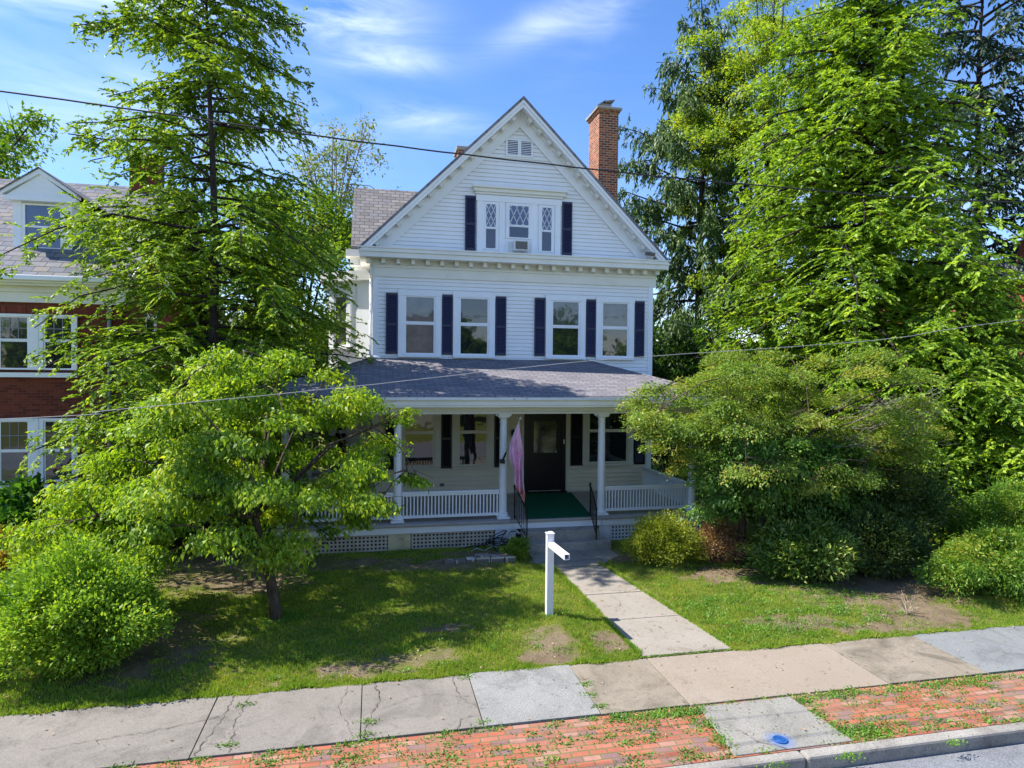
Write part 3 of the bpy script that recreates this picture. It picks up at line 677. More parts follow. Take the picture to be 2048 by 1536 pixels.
m.tube([(5.41, -.05, 1.90), (5.41, -.075, 1.90), (5.41, -.10, 1.90), (5.41, -.125, 1.90), (5.41, -.135, 1.90)], [.015, .018, .038, .034, .012], 12); m.build('handle', METAL, door, smooth=True)
MB().box(5.66, 5.70, -.095, -.076, 2.12, 2.26).build('doorbell', WTRIM1, house)
MB().box(1.93, 2.05, -.05, -.022, .93, 1.01).build('outlet', GRILLE, house)
# small downspout on the left corner
MB().tube([(-.08, -.06, 6.9), (-.08, -.06, 4.75), (.0, -.14, 4.68), (.2, -.16, 4.67)], .04, 8).build('downspout', TRIM, house, smooth=True)
# chimneys
ch = MB().box(7.35, 8.03, 1.8, 2.85, 8.0, 13.02).box(7.31, 8.07, 1.76, 2.89, 13.02, 13.10).build('chimney', BRICKC, house)
MB().box(7.25, 8.13, 1.70, 2.95, 13.10, 13.19).build('cap', CON_S, ch, bevel=.02)
m = MB().box(7.42, 7.90, 2.0, 2.6, 13.19, 13.27); m.prism([(7.36, 1.95, 13.28), (7.62, 1.95, 13.47), (7.62, 1.95, 13.50), (7.34, 1.95, 13.31)], (0, .7, 0)); m.prism([(7.62, 1.95, 13.42), (7.95, 1.95, 13.50), (7.95, 1.95, 13.54), (7.62, 1.95, 13.47)], (0, .7, 0)); m.box(7.45, 7.86, 2.02, 2.5, 13.27, 13.40)
m.build('flue_cover', LEAD, ch)
ch2 = MB().box(2.90, 3.52, 4.0, 4.8, 10.5, 12.12).build('chimney', BRICKC, house); MB().box(2.84, 3.58, 3.94, 4.86, 12.12, 12.26).build('cap', CON_S, ch2, bevel=.02)
# rear wing and left bay
m = MB(); m.box(-.60, 2, 2.42, 8, 0, 8.25)
m.build('rear_wing_wall', WHITE, house)
rw = MB(); rw.prism([(-.70, 2.05, 8.20), (-.70, 5.1, 10.86), (-.70, 8.2, 8.2), (-.70, 8.2, 8.1), (-.70, 5.1, 10.74), (-.70, 2.05, 8.08)], (4.2, 0, 0)); rw.build('rear_wing_roof', SHINGR, house)
MB().prism([(-.60, 2.42, 8.1), (-.60, 7.9, 8.1), (-.60, 5.1, 10.6)], (.05, 0, 0)).build('rear_wing_gable', WHITE, house)
MB().box(-.85, .0, 1.95, 2.42, 7.86, 8.08).box(-.72, 0, 2.1, 2.4, 7.6, 7.86).build('rear_wing_cornice', CREAMTRIM, house)
m = MB().prism([(-.02, 1.0, 0), (-.55, 1.35, 0), (-1.35, 1.95, 0), (-1.35, 4.2, 0), (-.02, 5.0, 0)][::-1], (0, 0, 7.0)); m.build('bay_wall', WHITE, house)
m = MB().prism([(-.02, .8, 0), (-.65, 1.12, 0), (-1.6, 1.78, 0), (-1.6, 4.4, 0), (-.02, 5.2, 0)][::-1], (0, 0, .28)); m.v = [(x, y, z+7.0) for x, y, z in m.v]; m.build('bay_cornice', CREAMTRIM, house)
dirx, diry = (-.8, .6)
def bayf(u, d, z): return (-.55+dirx*u*1.0-.6*d*1.0, 1.35+diry*u-.8*d, z)
window(house, lambda u, d, z: bayf(u, d, z), .12, .88, 4.95, 6.7, 5.8, tw=.12, hd=.12, glass=GLASSB)
window(house, lambda u, d, z: bayf(u, d, z), .12, .88, 1.5, 3.25, 2.4, tw=.12, hd=.12)
def bayf2(u, d, z): return (-.02-.8344*u-.551*d, 1.0+.551*u-.8344*d, z)
MB().add([bayf2(.08, .02, 4.7), bayf2(.55, .02, 4.7), bayf2(.55, .02, 6.9), bayf2(.08, .02, 6.9)], [(0, 1, 2, 3)]).build('bay_panel', TRIM, house)

# ---- porch (parts of the house)
m = MB(); m.box(-2.2, 8.62, -3.47, -.003, .575, .64); m.box(-2.2, -.003, .0, 5.2, .575, .64); m.box(-2.25, 3.38, -3.50, -3.44, .60, .655); m.box(5.70, 8.66, -3.50, -3.44, .60, .655); m.box(3.39, 5.69, -3.49, -3.44, .605, .65)
m.build('porch_floor', FLOORP, house)
m = MB(); m.box(-2.18, 3.38, -3.43, -3.39, .42, .598); m.box(5.70, 8.6, -3.43, -3.39, .42, .598); m.box(3.39, 5.69, -3.43, -3.39, .43, .573); m.box(-2.18, -2.14, -3.38, 5.2, .42, .573); m.box(3.41, 5.67, -3.46, -3.432, .43, .50)
m.box(3.24, 3.39, -3.45, -3.39, .40, .598)
m.build('porch_fascia', TRIM, house)
def lattice(x0, x1, z0, z1, y, mat):
    m = MB(); x = x0
    while x < x1-.02: m.box(x, min(x+.045, x1), y-.008, y+.008, z0, z1); x += .092
    z = z0+.02
    while z < z1-.03: m.box(x0, x1, y-.022, y-.009, z, z+.04); z += .088
    m.build('lattice', mat, house)
lattice(-2.1, .36, 0, .415, -3.36, LATTICE); lattice(.92, 2.93, 0, .415, -3.36, LATTICE); lattice(5.95, 8.5, 0, .415, -3.36, LATTW)
MB().box(-2.2, 8.6, -3.25, -3.2, -.02, .56).build('crawlspace_shade_panel', HOLLOW, house)  # dark panel added behind the lattice, painting the shade under the porch
MB().box(.37, .90, -3.40, -3.30, 0, .418).build('patched_panel', STAIN, house)
for x0, x1 in ((2.95, 3.46), (5.62, 5.93), (-2.2, -2.1)): B(x0, x1, -3.42, -3.30, 0, .41).build('pier', PIER, house)
def column(x, y):
    m = MB(); z0 = .655
    m.box(x-.155, x+.155, y-.155, y+.155, z0, z0+.05)
    c_ = m.build('column', TRIM, house)
    MB().lathe(x, y, [(.135, z0+.05), (.15, z0+.075), (.135, z0+.10), (.118, z0+.115), (.125, z0+.135), (.102, z0+.16), (.100, z0+.3), (.098, 1.5), (.088, 3.02), (.098, 3.03), (.098, 3.05), (.088, 3.06), (.09, 3.12), (.125, 3.17)], 24).build('shaft', TRIM, c_, smooth=False)
    for p in c_.children: p.data.shade_smooth() if False else None
    MB().box(x-.14, x+.14, y-.14, y+.14, 3.17, 3.258).box(x-.20, x-.141, y-.05, y+.05, 3.20, 3.257).box(x+.141, x+.20, y-.05, y+.05, 3.20, 3.257).build('capital', TRIM, c_)
colx = [-1.98, .59, 3.17, 5.74, 8.27]
for x in colx: column(x, -3.21)
for y in (-.3, 2.4, 5.0): column(-1.98, y)
def railing(p0, p1, n):
    (x0, y0), (x1, y1) = p0, p1; L = math.hypot(x1-x0, y1-y0); ux, uy = (x1-x0)/L, (y1-y0)/L
    def tf(u, d, z): return (x0+ux*u+uy*d, y0+uy*u-ux*d, z)
    m = MB(); tb(m, tf, 0, L, -.05, .05, 1.335, 1.375); tb(m, tf, 0, L, -.03, .03, 1.27, 1.334); tb(m, tf, 0, L, -.03, .03, .735, .80)
    r_ = m.build('railing', TRIM, house); m = MB()
    for i in range(n): u = L*(i+.5)/n; tb(m, tf, u-.016, u+.016, -.016, .016, .801, 1.269)
    m.build('balusters', TRIM, r_)
railing((colx[0]+.1, -3.21), (colx[1]-.1, -3.21), 28); railing((colx[1]+.1, -3.21), (colx[2]-.1, -3.21), 28); railing((colx[3]+.1, -3.21), (colx[4]-.1, -3.21), 28)
railing((8.27, -3.11), (8.27, -.05), 34); railing((-1.98, -3.11), (-1.98, -.4), 30); railing((-1.98, -.2), (-1.98, 2.3), 28)
# beam, soffit, eave
m = MB(); m.box(-2.12, 8.42, -3.33, -3.09, 3.26, 3.46); m.box(-2.12, 8.42, -3.36, -3.34, 3.255, 3.30); m.box(-2.10, -1.86, -3.08, 5.2, 3.26, 3.46); m.box(8.16, 8.40, -3.08, -.003, 3.26, 3.46)
m.build('porch_beam', TRIM, house)
m = MB(); m.box(-2.62, 8.72, -3.90, -3.0, 3.462, 3.50); m.box(-2.12, 8.42, -2.99, -.003, 3.40, 3.44); m.box(-2.62, -.003, -2.98, 5.2, 3.462, 3.50); m.box(8.45, 8.72, -2.99, -.003, 3.462, 3.5)
m.box(-2.66, 8.76, -3.96, -3.91, 3.50, 3.62); m.box(-2.64, 8.74, -3.93, -3.905, 3.45, 3.50); m.box(-2.7, -2.63, -3.9, 5.2, 3.5, 3.62); m.box(8.73, 8.78, -3.9, -.05, 3.5, 3.62)
m.build('porch_eave', CREAMTRIM, house)
MB().box(-2.74, 8.82, -4.03, -3.93, 3.622, 3.685).box(-2.78, -2.70, -3.92, 5.2, 3.622, 3.685).build('gutter', GUTTERP, house)
pr_ = MB(); e = (-2.76, -3.99, 3.715); g_ = (8.82, -3.99, 3.715)
V_ = [e, g_, (6.4, -.003, 4.66), (0, -.003, 4.66), (8.82, -.003, 3.90), (-2.76, 5.2, 3.715), (0, 5.2, 4.66)]
V_ += [(x, y, z-.05) for x, y, z in V_]
pr_.add(V_, [(0, 1, 2, 3), (1, 4, 2), (0, 3, 6, 5), (7, 10, 9, 8), (8, 9, 11), (7, 12, 13, 10), (0, 7, 8, 1), (1, 8, 11, 4), (0, 5, 12, 7), (5, 6, 13, 12), (4, 11, 9, 2)])
pr_.build('porch_roof', SHING, house)
for a, b in (((6.4, -.003, 4.665), (8.82, -3.99, 3.72)), ((0, -.003, 4.665), (-2.76, -3.99, 3.72))): MB().tube([a, b], .025, 4).build('hip_cap', SHING, house)
MB().tube([(x, -3.375-.0, 3.44-.02*abs(math.sin(x*1.3))) for x in np.linspace(-.5, 8.2, 40)], .006, 4).build('string_wire', CABLEG, house)
# steps and iron handrails
st = MB().box(3.58, 5.50, -3.80, -3.435, -.05, .425).build('step', CON_S, house, bevel=.015)
MB().box(3.46, 5.68, -4.16, -3.802, -.05, .215).build('step', CON_S, house, bevel=.015)
for xa, xb in ((3.45, 3.60), (5.42, 5.34)):
    m = MB(); A_ = (xa, -3.30); B_ = (xb, -4.02)
    def P_(t, z): return (A_[0]+(B_[0]-A_[0])*t, A_[1]+(B_[1]-A_[1])*t, z)
    m.tube([P_(0, .64), P_(0, 1.42)], .017, 6); m.tube([P_(1, .215), P_(1, 1.0)], .017, 6); m.tube([P_(0, 1.40), P_(.12, 1.40), P_(1, .99)], .018, 6); m.tube([P_(0, .74), P_(1, .34)], .012, 6); m.tube([P_(0, 1.40), (A_[0]+.0, -3.22, 1.40)], .015, 6)
    m.lathe(xa, -3.30, [(.012, 1.42), (.032, 1.44), (.032, 1.47), (.008, 1.50)], 10)
    hr = m.build('handrail', IRON, house)
    m = MB()
    for k in range(1, 7): t = k/7; m.tube([P_(t, .74-.40*t), P_(t, 1.40-.40*max(0, (t-.12)/.88))], .008, 5)
    m.build('balusters', IRON, hr)
# wall lamp
wl_ = MB().box(4.05, 4.13, -.07, -.022, 2.42, 2.55).tube([(4.09, -.07, 2.50), (4.09, -.15, 2.60), (4.09, -.2, 2.56)], .012, 5).lathe(4.09, -.2, [(.03, 2.56), (.07, 2.50), (.06, 2.34), (.02, 2.32)], 8).build('wall_lamp', IRON, house)

# things on or at the house
tag(MB().prism([(4.42, -.09, .641), (5.90, -.16, .641), (5.44, -3.40, .6555), (3.73, -3.40, .6555)], (0, 0, .012)).build('porch_carpet', MATG), 'dark green outdoor carpet on the porch floor in front of the black door', 'carpet')
ac = thing('air_conditioner', 'small white window air conditioner in the middle attic window under the gable', 'air conditioner', (4.26, -.06, 7.86))
MB().box(4.03, 4.47, -.30, -.063, 7.865, 8.165).build('case', AIRC, ac, bevel=.012); MB().box(4.07, 4.43, -.308, -.301, 7.90, 8.13).build('grille', GRILLE, ac)
fl = thing('flag', 'faded pink flag hanging limp from a tilted pole on the column beside the door', 'flag', (3.13, -3.34, 1.95))
MB().tube([(3.11, -3.50, 2.14), (3.44, -3.86, 3.15)], .013, 8).build('pole', METAL, fl, smooth=True)
MB().tube([(3.435, -3.855, 3.13), (3.445, -3.865, 3.16), (3.455, -3.875, 3.19), (3.46, -3.88, 3.215)], [.012, .036, .034, .01], 10).build('finial', METAL, fl, smooth=True)
MB().box(3.06, 3.16, -3.50, -3.31, 2.05, 2.14).tube([(3.10, -3.49, 2.12), (3.17, -3.57, 2.33)], .024, 8).build('bracket', IRON, fl)
def flagmat():
    m, t, b = newmat('faded_flag_cloth'); v = posxyz(t, 'xyz')
    n = noise(t, 5, 4, .6); sp = nd(t, 'ShaderNodeSeparateXYZ'); t.links.new(v, sp.inputs[0])
    col = ramp(t, n, [(.35, (.74, .36, .55)), (.6, (.86, .50, .68))])
    zz = smath(t, 'ADD', sp.outputs[2], smath(t, 'MULTIPLY', noise(t, 3, 2), .35))
    red = ramp(t, zz, [(.0, (1, 1, 1)), (1.0, (0, 0, 0))]); rz = nd(t, 'ShaderNodeMapRange', inp={1: 1.66, 2: 1.50, 3: 0, 4: 1}); t.links.new(zz, rz.inputs[0])
    col = mixc(t, rz.outputs[0], col, (.68, .13, .12))
    xr_ = nd(t, 'ShaderNodeMapRange', inp={1: 3.47, 2: 3.53, 3: 0, 4: 1}); t.links.new(sp.outputs[0], xr_.inputs[0])
    pat = smath(t, 'MULTIPLY', xr_.outputs[0], ramp(t, noise(t, 14, 3), [(.45, (0, 0, 0)), (.55, (1, 1, 1))]))
    pat2 = smath(t, 'MULTIPLY', pat, .7); col = mixc(t, pat2, col, (.45, .50, .42))
    t.links.new(col, b.inputs['Base Color']); b.inputs['Roughness'].default_value = .8; b.inputs['Specular IOR Level'].default_value = .2
    return m
m = MB(); nu, nv = 22, 40; P0 = Vector((3.25, -3.655, 2.56)); P1 = Vector((3.43, -3.85, 3.08)); vs = []
for j in range(nv+1):
    q = j/nv
    for i in range(nu+1):
        u = i/nu
        top = P0.lerp(P1, u)                       # cloth edge on the pole, gathers below the tip
        wob = (1-q)**2
        cx_ = 3.30+.22*q**.7*.4; w_ = (.27+.06*math.sin(q*7))*(1 if q < .9 else 1-(q-.9)*3)
        tgt = Vector((cx_+.045+(.5-u)*-w_*1.05+.05*q, -3.74+.08*math.sin(u*15+q*4)+.02*math.sin(u*27), 3.06-q*1.90-.10*math.sin(u*9)*q))
        k_ = min(1, q*2.6); p = Vector((top.x+(tgt.x-top.x)*k_, top.y+(tgt.y-top.y)*k_, top.z-q*(1.02+.9*u)-.06*math.sin(u*9)*q))
        vs.append(tuple(p))
m.add(vs, [(j*(nu+1)+i, j*(nu+1)+i+1, (j+1)*(nu+1)+i+1, (j+1)*(nu+1)+i) for j in range(nv) for i in range(nu)])
m.build('cloth', flagmat(), fl, smooth=True)
# sign post with its empty arm
sp_ = thing('sign_post', 'white vinyl yard sign post with an empty hanging arm beside the walkway', 'sign post', (3.0, -8.22, 0))
MB().box(2.94, 3.06, -8.28, -8.16, 0, 1.50).build('post', POSTW, sp_, bevel=.006)
MB().box(2.93, 3.07, -8.29, -8.15, 1.50, 1.515).prism([(2.93, -8.29, 1.515), (3.07, -8.29, 1.515), (3.03, -8.24, 1.545), (2.97, -8.24, 1.545)], (0, .01, 0)).build('cap', POSTW, sp_)
m = MB()
ax_ = Vector((.06, -1, 0)).normalized(); sx = Vector((1, .06, 0)).normalized()
def arm(u, v, w): p = Vector((3.0, -8.285, 1.33))+ax_*u+sx*v+Vector((0, 0, w)); return tuple(p)
for (v0, v1, w0, w1) in ((-.045, .045, .037, .045), (-.045, .045, -.045, -.037), (-.045, -.037, -.0365, .0365), (.037, .045, -.0365, .0365)):
    p = [arm(u, v, w) for u in (0, .80) for v, w in ((v0, w0), (v1, w0), (v1, w1), (v0, w1))]
    m.add(p, [(0, 1, 2, 3), (7, 6, 5, 4), (0, 4, 5, 1), (1, 5, 6, 2), (2, 6, 7, 3), (3, 7, 4, 0)])
m.build('arm', POSTW, sp_)
p = [arm(.60, v, w) for v, w in ((-.036, -.036), (.036, -.036), (.036, .036), (-.036, .036))]; MB().add(p, [(0, 1, 2, 3)]).build('arm_shade_panel', HOLLOW, sp_)  # dark square set inside the tube paints its inner shade
# hoses and cables heaped by the steps
r = random.Random(8); m = MB()
def loop(cx, cy, cz, R_, tilt, n=26, a0=0, a1=6.28, rad=.011, yaw_=0):
    pts = []
    for k in range(n+1):
        a = a0+(a1-a0)*k/n; x = R_*math.cos(a); z = R_*math.sin(a)*math.sin(tilt); y = R_*math.sin(a)*math.cos(tilt)
        pts.append((cx+x*math.cos(yaw_)-y*math.sin(yaw_), cy+x*math.sin(yaw_)+y*math.cos(yaw_), max(.02, cz+z)))
    return pts
hose = thing('garden_hose', 'tangle of black and grey garden hose heaped beside the concrete steps', 'hose', (3.2, -3.8, 0))
for i in range(6): m.tube(loop(3.2+r.uniform(-.25, .2), -3.85+r.uniform(-.2, .1), .12+.03*i, .2+.03*i, r.uniform(.1, .7), yaw_=r.uniform(0, 3)), .013, 5)
m.tube([(1.9, -3.75, .05), (2.3, -3.7, .12), (2.7, -3.75, .16), (3.0, -3.6, .32), (3.4, -3.55, .42)], .014, 5); m.tube([(2.6, -3.6, .02), (2.8, -3.62, .3), (3.1, -3.6, .43), (3.5, -3.6, .40)], .010, 5); m.tube([(2.2, -3.9, .04), (2.7, -3.65, .2), (3.3, -3.9, .1), (3.9, -4.1, .05)], .012, 5)
m.tube([(3.0, -3.62, .1), (3.15, -3.6, .4), (3.3, -3.55, .44)], .01, 5)
m.build('black_hose', RUBBER, hose, smooth=True); m = MB()
m.tube(loop(3.42, -3.95, .24, .22, 1.25, yaw_=.35), .012, 6); m.tube(loop(3.32, -3.75, .32, .16, 1.35, a0=.3, a1=3.3, yaw_=.1), .03, 6)
m.tube([(2.2, -3.95, .03), (2.4, -3.9, .12), (2.6, -3.95, .06), (2.8, -3.85, .14), (3.1, -3.95, .1), (3.4, -4.05, .05)], .014, 5)
m.build('grey_hose', HOSEG, hose, smooth=True)
# stone edging of the bed, each stone
r = random.Random(4); x = 1.55; k = 0
STL = 'weathered reddish stone block in the low dry laid edging left of the walkway'
while x < 3.0:
    w_ = r.uniform(.20, .34)
    o = MB().box(x, x+w_-.012, -4.90+.02*math.sin(x*4), -4.68+.02*math.sin(x*4), 0, .15+r.uniform(-.02, .03)+(.05 if x > 2.1 else 0)).build('edging_stone', STONE, None, bevel=.02)
    tag(o, STL, 'stone', 'edging stones in front of the porch'); x += w_
# valve cover with blue paint
m = MB().lathe(4.66, -12.33, [(.085, .015), (.085, .030), (.076, .034), (.068, .027), (.05, .027), (.04, .034), (.012, .034)], 20)
tag(m.build('valve_cover', paint('blue_spray_paint', (.012, .09, .32), .6, .5, 30, (.03, .2, .5))), 'round blue painted water valve cover in the concrete pad by the kerb', 'valve cover')

# ---------------------------------------------------------------- brick house on the left
bh = thing('brick_house', 'dark red brick house with a slate roof and white dormer behind the tall hemlock', 'house', (-10, 0, 0))
XR = -6.50
m = MB().box(-22, XR, .02, 10, 0, 6.3); m.build('wall', BRICKH, bh)
MB().prism([(XR-.02, .02, 6.3), (XR-.02, 10, 6.3), (XR-.02, 5.0, 10.05)], (-.2, 0, 0)).build('gable_wall', BRICKH, bh)
RS = (10.36-6.62)/5.5
m = MB().prism([(-22, -.5, 6.62), (-22, 5.0, 10.36), (-22, 10.5, 6.62), (-22, 10.5, 6.52), (-22, 5.0, 10.24), (-22, -.5, 6.52)], (22-6.16, 0, 0)); rf = m.build('roof', SLATE, bh)
m = MB(); m.prism([(-6.155, -.5, 6.60), (-6.155, 5.0, 10.34), (-6.155, 10.5, 6.60), (-6.155, 10.5, 6.36), (-6.155, 5.0, 10.08), (-6.155, -.5, 6.36)], (.04, 0, 0)); m.build('barge_board', CREAMTRIM, bh)
m = MB().box(-22, -6.16, -.52, -.42, 6.42, 6.56).box(-22, -6.2, -.42, .0, 6.36, 6.42).box(-22, -6.45, -.10, .015, 5.96, 6.36).box(-22, -6.42, -.16, -.10, 6.22, 6.36).box(-6.5, -6.2, -.4, .0, 6.0, 6.36)
m.build('cornice', CREAMTRIM, bh)
MB().box(-22, -6.14, -.62, -.53, 6.47, 6.60).build('gutter', TRIM, bh, bevel=.02)
MB().box(-22, XR+.0, -.012, .018, 5.60, 5.955).build('soldier_course', brickmat('soldier_brick', [(.20, .045, .025), (.25, .06, .035), (.17, .035, .02)], (.14, .075, .055), .075, .21, .006, off=0), bh)
MB().tube([(-6.78, -.07, 6.3), (-6.78, -.07, 0)], .05, 8).build('downspout', COPPER, bh, smooth=True)
BF = front(0)
GW = glassmat('dark_sash_glass', (.012, .013, .018), (.03, .03, .035)); DSASH = paint('dark_sash', (.20, .21, .25), .5, .05)
for z0, z1, zm in ((4.04, 5.66, 4.98), (1.14, 2.98, 2.14)):
    for xc in (-8.49, -12.3, -16.5):
        m = MB(); tb(m, BF, xc-.06, xc+.06, .004, .075, z0+.19, z1-.001)
        tb(m, BF, xc-.96, xc+.96, .004, .10, z0, z0+.12)
        fr_ = m.build('window_pair', TRIM, bh)
        for u0, u1 in ((xc-.95, xc-.06), (xc+.06, xc+.95)):
            w_ = window(bh, BF, u0, u1, z0+.12, z1, zm, tw=.10, hd=.06, sash=.045, mun=mun_grid, munmat=DSASH, glass=GW, glass2=GLASSB if z0 < 2 else GW, sill=False)
for u, z0 in ((1.6, 4.2), (1.6, 1.3), (6.5, 4.2)): window(bh, sideR(XR), u, u+1.0, z0, z0+1.7, z0+.85, tw=.12, hd=.12, glass=GW)
ch = MB().box(-7.85, -7.05, 4.6, 5.5, 9.4, 11.25).build('chimney', BRICKH, bh); MB().box(-7.92, -6.98, 4.53, 5.57, 11.25, 11.37).build('cap', CON_S, ch)
def dormer(xc):
    m = MB(); m.box(xc-.66, xc+.66, .85, 3.2, 7.40, 8.80)
    m.prism([(xc-.66, .86, 8.80), (xc+.66, .86, 8.80), (xc, .86, 9.30)], (0, 3, 0))
    d_ = m.build('dormer', TRIM, bh)
    m = MB(); m.box(xc-.70, xc-.50, .79, .848, 7.45, 8.72); m.box(xc+.50, xc+.70, .79, .848, 7.45, 8.72); m.box(xc-.86, xc+.86, .62, .86, 8.72, 8.84); m.prism([(xc-.80, .66, 8.842), (xc+.80, .66, 8.842), (xc, .66, 9.45)], (0, .19, 0)); m.box(xc-.74, xc+.74, .74, .848, 7.38, 7.45)
    for s_ in (-1, 1):
        m.prism([(xc, .6, 9.44), (xc+s_*.90, .6, 8.84), (xc+s_*.90, .6, 8.94), (xc, .6, 9.58)], (0, .26, 0))
    m.build('pediment', TRIM, d_)
    m = MB()
    for s_ in (-1, 1): m.prism([(xc, .56, 9.585), (xc+s_*.94, .56, 8.91), (xc+s_*.94, .56, 8.94), (xc, .56, 9.615)], (0, 3.6, 0))
    m.build('dormer_roof', SLATE, d_)
    a, b, c_, e_ = xc-.42, xc+.42, 7.52, 8.64
    m = MB(); m.box(a-.08, a, .80, .848, c_-.05, e_+.05); m.box(b, b+.08, .80, .848, c_-.05, e_+.05); m.box(a, b, .80, .848, e_, e_+.05); m.box(a, b, .80, .848, c_-.05, c_); m.box(a, b, .815, .848, 8.05, 8.10)
    m.build('sash', TRIM, d_)
    MB().add([(a, .83, c_), (b, .83, c_), (b, .83, e_), (a, .83, e_)], [(0, 1, 2, 3)]).build('pane', BLUEG, d_)
dormer(-8.70); dormer(-13.3)
# brick house seen past the trees on the right
rh = thing('brick_house', 'orange brick house with white window trim glimpsed through the trees at the right edge', 'house', (33, 5, 0))
MB().box(29.6, 44, 5, 15, 0, 8.8).build('wall', brickmat('orange_house_brick', [(.42, .11, .05), (.36, .09, .045), (.46, .14, .07)], (.35, .25, .2), .21, .07, .008), rh)
MB().box(29.2, 44.4, 4.6, 15.4, 8.8, 9.15).build('cornice', CREAMTRIM, rh); MB().prism([(29.1, 4.5, 9.15), (29.1, 10, 10.6), (29.1, 15.5, 9.15)], (15.4, 0, 0)).build('roof', SLATE, rh)
MB().box(30.6, 31.4, 6.0, 6.9, 9, 10.9).build('chimney', brickmat('orange_chimney', [(.5, .12, .06), (.42, .1, .05)], (.4, .3, .25), .21, .07, .008), rh)
for x in (30.2, 33, 36):
    for z in (1.5, 5.3): window(rh, front(5), x, x+1.3, z, z+1.9, z+.95)
MB().box(29.6, 44, 4.92, 4.997, 4.35, 4.75).build('band', TRIM, rh)
# garage house behind the gap on the left
gh = thing('far_house', 'small pale house glimpsed between the trunks far behind the gap', 'house', (-8, 32, 0))
MB().box(-14, -2, 30, 38, 0, 5.6).build('wall', WHITE, gh); MB().prism([(-14.4, 29.6, 5.6), (-14.4, 34, 8.4), (-14.4, 38.4, 5.6)], (12.8, 0, 0)).build('roof', SHING, gh)
for x in (-12, -9, -6): window(gh, front(30), x, x+1.1, 2.6, 4.4, 3.5)

# ---------------------------------------------------------------- cables
def cable(label, pts, rad, mat, wave=0):
    P = []; n = 60
    for k in range(n+1):
        t = k/n*(len(pts)-1); i = min(int(t), len(pts)-2); q = t-i
        p0, p1, p2, p3 = [np.array(pts[min(max(j, 0), len(pts)-1)], float) for j in (i-1, i, i+1, i+2)]
        P.append(tuple(.5*((2*p1)+(-p0+p2)*q+(2*p0-5*p1+4*p2-p3)*q*q+(-p0+3*p1-3*p2+p3)*q**3)+np.array([0, 0, wave*math.sin(k*1.9)])))
    tag(MB().tube(P, rad, 6).build('overhead_cable', mat, smooth=True), label, 'cable')
cable('thick black overhead cable crossing in front of the gable from the upper left', [(-14, -11, 7.75), (-3.92, -11, 7.23), (-.85, -11, 7.04), (1.92, -11, 6.92), (4.99, -11, 6.85), (9.56, -11, 6.90), (22, -11, 7.5)], .0095, CABLE, .003)
cable('thin grey overhead cable passing just above the porch roof and the spreading tree', [(-14, -11, 3.3), (-3.93, -11, 3.72), (-2.86, -11, 3.81), (-.03, -11, 4.11), (2.74, -11, 4.43), (7.0, -11, 4.78), (9.61, -11, 5.14), (20, -11, 6.3)], .0045, CABLEG, .002)
cable('short pale cable running from the house corner into the spruce on the right', [(8.5, .1, 6.2), (11.5, 3.0, 6.05), (16, 7, 6.6)], .015, CABLEG)

# ---------------------------------------------------------------- trees and bushes
HEM = leafmat('hemlock_leaf', (0.048, 0.115, 0.014), (0.208, 0.351, 0.026), .42, tip=(0.416, 0.513, 0.048))
HEM2 = leafmat('hemlock_leaf_bright', (0.054, 0.124, 0.014), (0.232, 0.390, 0.030), .42, tip=(0.419, 0.546, 0.054))
SPR = leafmat('spruce_leaf', (0.025, 0.067, 0.020), (0.108, 0.192, 0.042), .2)
SPRB = leafmat('dark_conifer_leaf', (.010, .030, .016), (.04, .085, .035), .2)
DOG = leafmat('dogwood_leaf', (0.068, 0.162, 0.014), (0.255, 0.405, 0.030), .45, tip=(0.450, 0.513, 0.060))
LOC = leafmat('locust_leaf', (0.081, 0.169, 0.018), (0.270, 0.403, 0.036), .5, tip=(0.432, 0.442, 0.048))
BRD = leafmat('broad_leaf', (0.056, 0.143, 0.014), (0.196, 0.325, 0.024), .45)
TWG = leafmat('small_leaf', (.07, .15, .022), (.22, .34, .045), .4, tip=(.42, .36, .08))
TWD = leafmat('small_leaf_deep', (.06, .14, .035), (.17, .33, .06), .4)
BSH = leafmat('privet_leaf', (0.072, 0.182, 0.018), (0.256, 0.434, 0.039), .4, tip=(0.432, 0.532, 0.065))
YGB = leafmat('yellow_green_leaf', (0.120, 0.195, 0.022), (0.312, 0.377, 0.042), .4, tip=(0.432, 0.442, 0.060))
DRY = leafmat('dry_leaf', (0.200, 0.112, 0.056), (0.525, 0.338, 0.188), .25)
RHO = leafmat('rhododendron_leaf', (0.048, 0.120, 0.022), (0.176, 0.288, 0.053), .25, tip=(0.480, 0.528, 0.135), rough=.35)
RHD = leafmat('shrub_leaf_painted_shade', (.02, .06, .012), (.09, .15, .03), .25, tip=(.2, .22, .06))  # darker rhododendron leaf, the deep shade on the right put into its colour
YEW = leafmat('yew_leaf', (0.042, 0.133, 0.016), (0.168, 0.308, 0.033), .35, tip=(0.350, 0.364, 0.052))
AZA = leafmat('azalea_leaf', (.18, .18, .03), (.36, .27, .05), .4, tip=(.42, .20, .08))
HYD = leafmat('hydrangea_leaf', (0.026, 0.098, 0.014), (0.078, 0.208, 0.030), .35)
SPA = leafmat('sparse_leaf', (.07, .14, .02), (.20, .26, .04), .4, tip=(.34, .26, .05))
IVY = leafmat('ivy_leaf', (.015, .05, .012), (.06, .13, .03), .3)

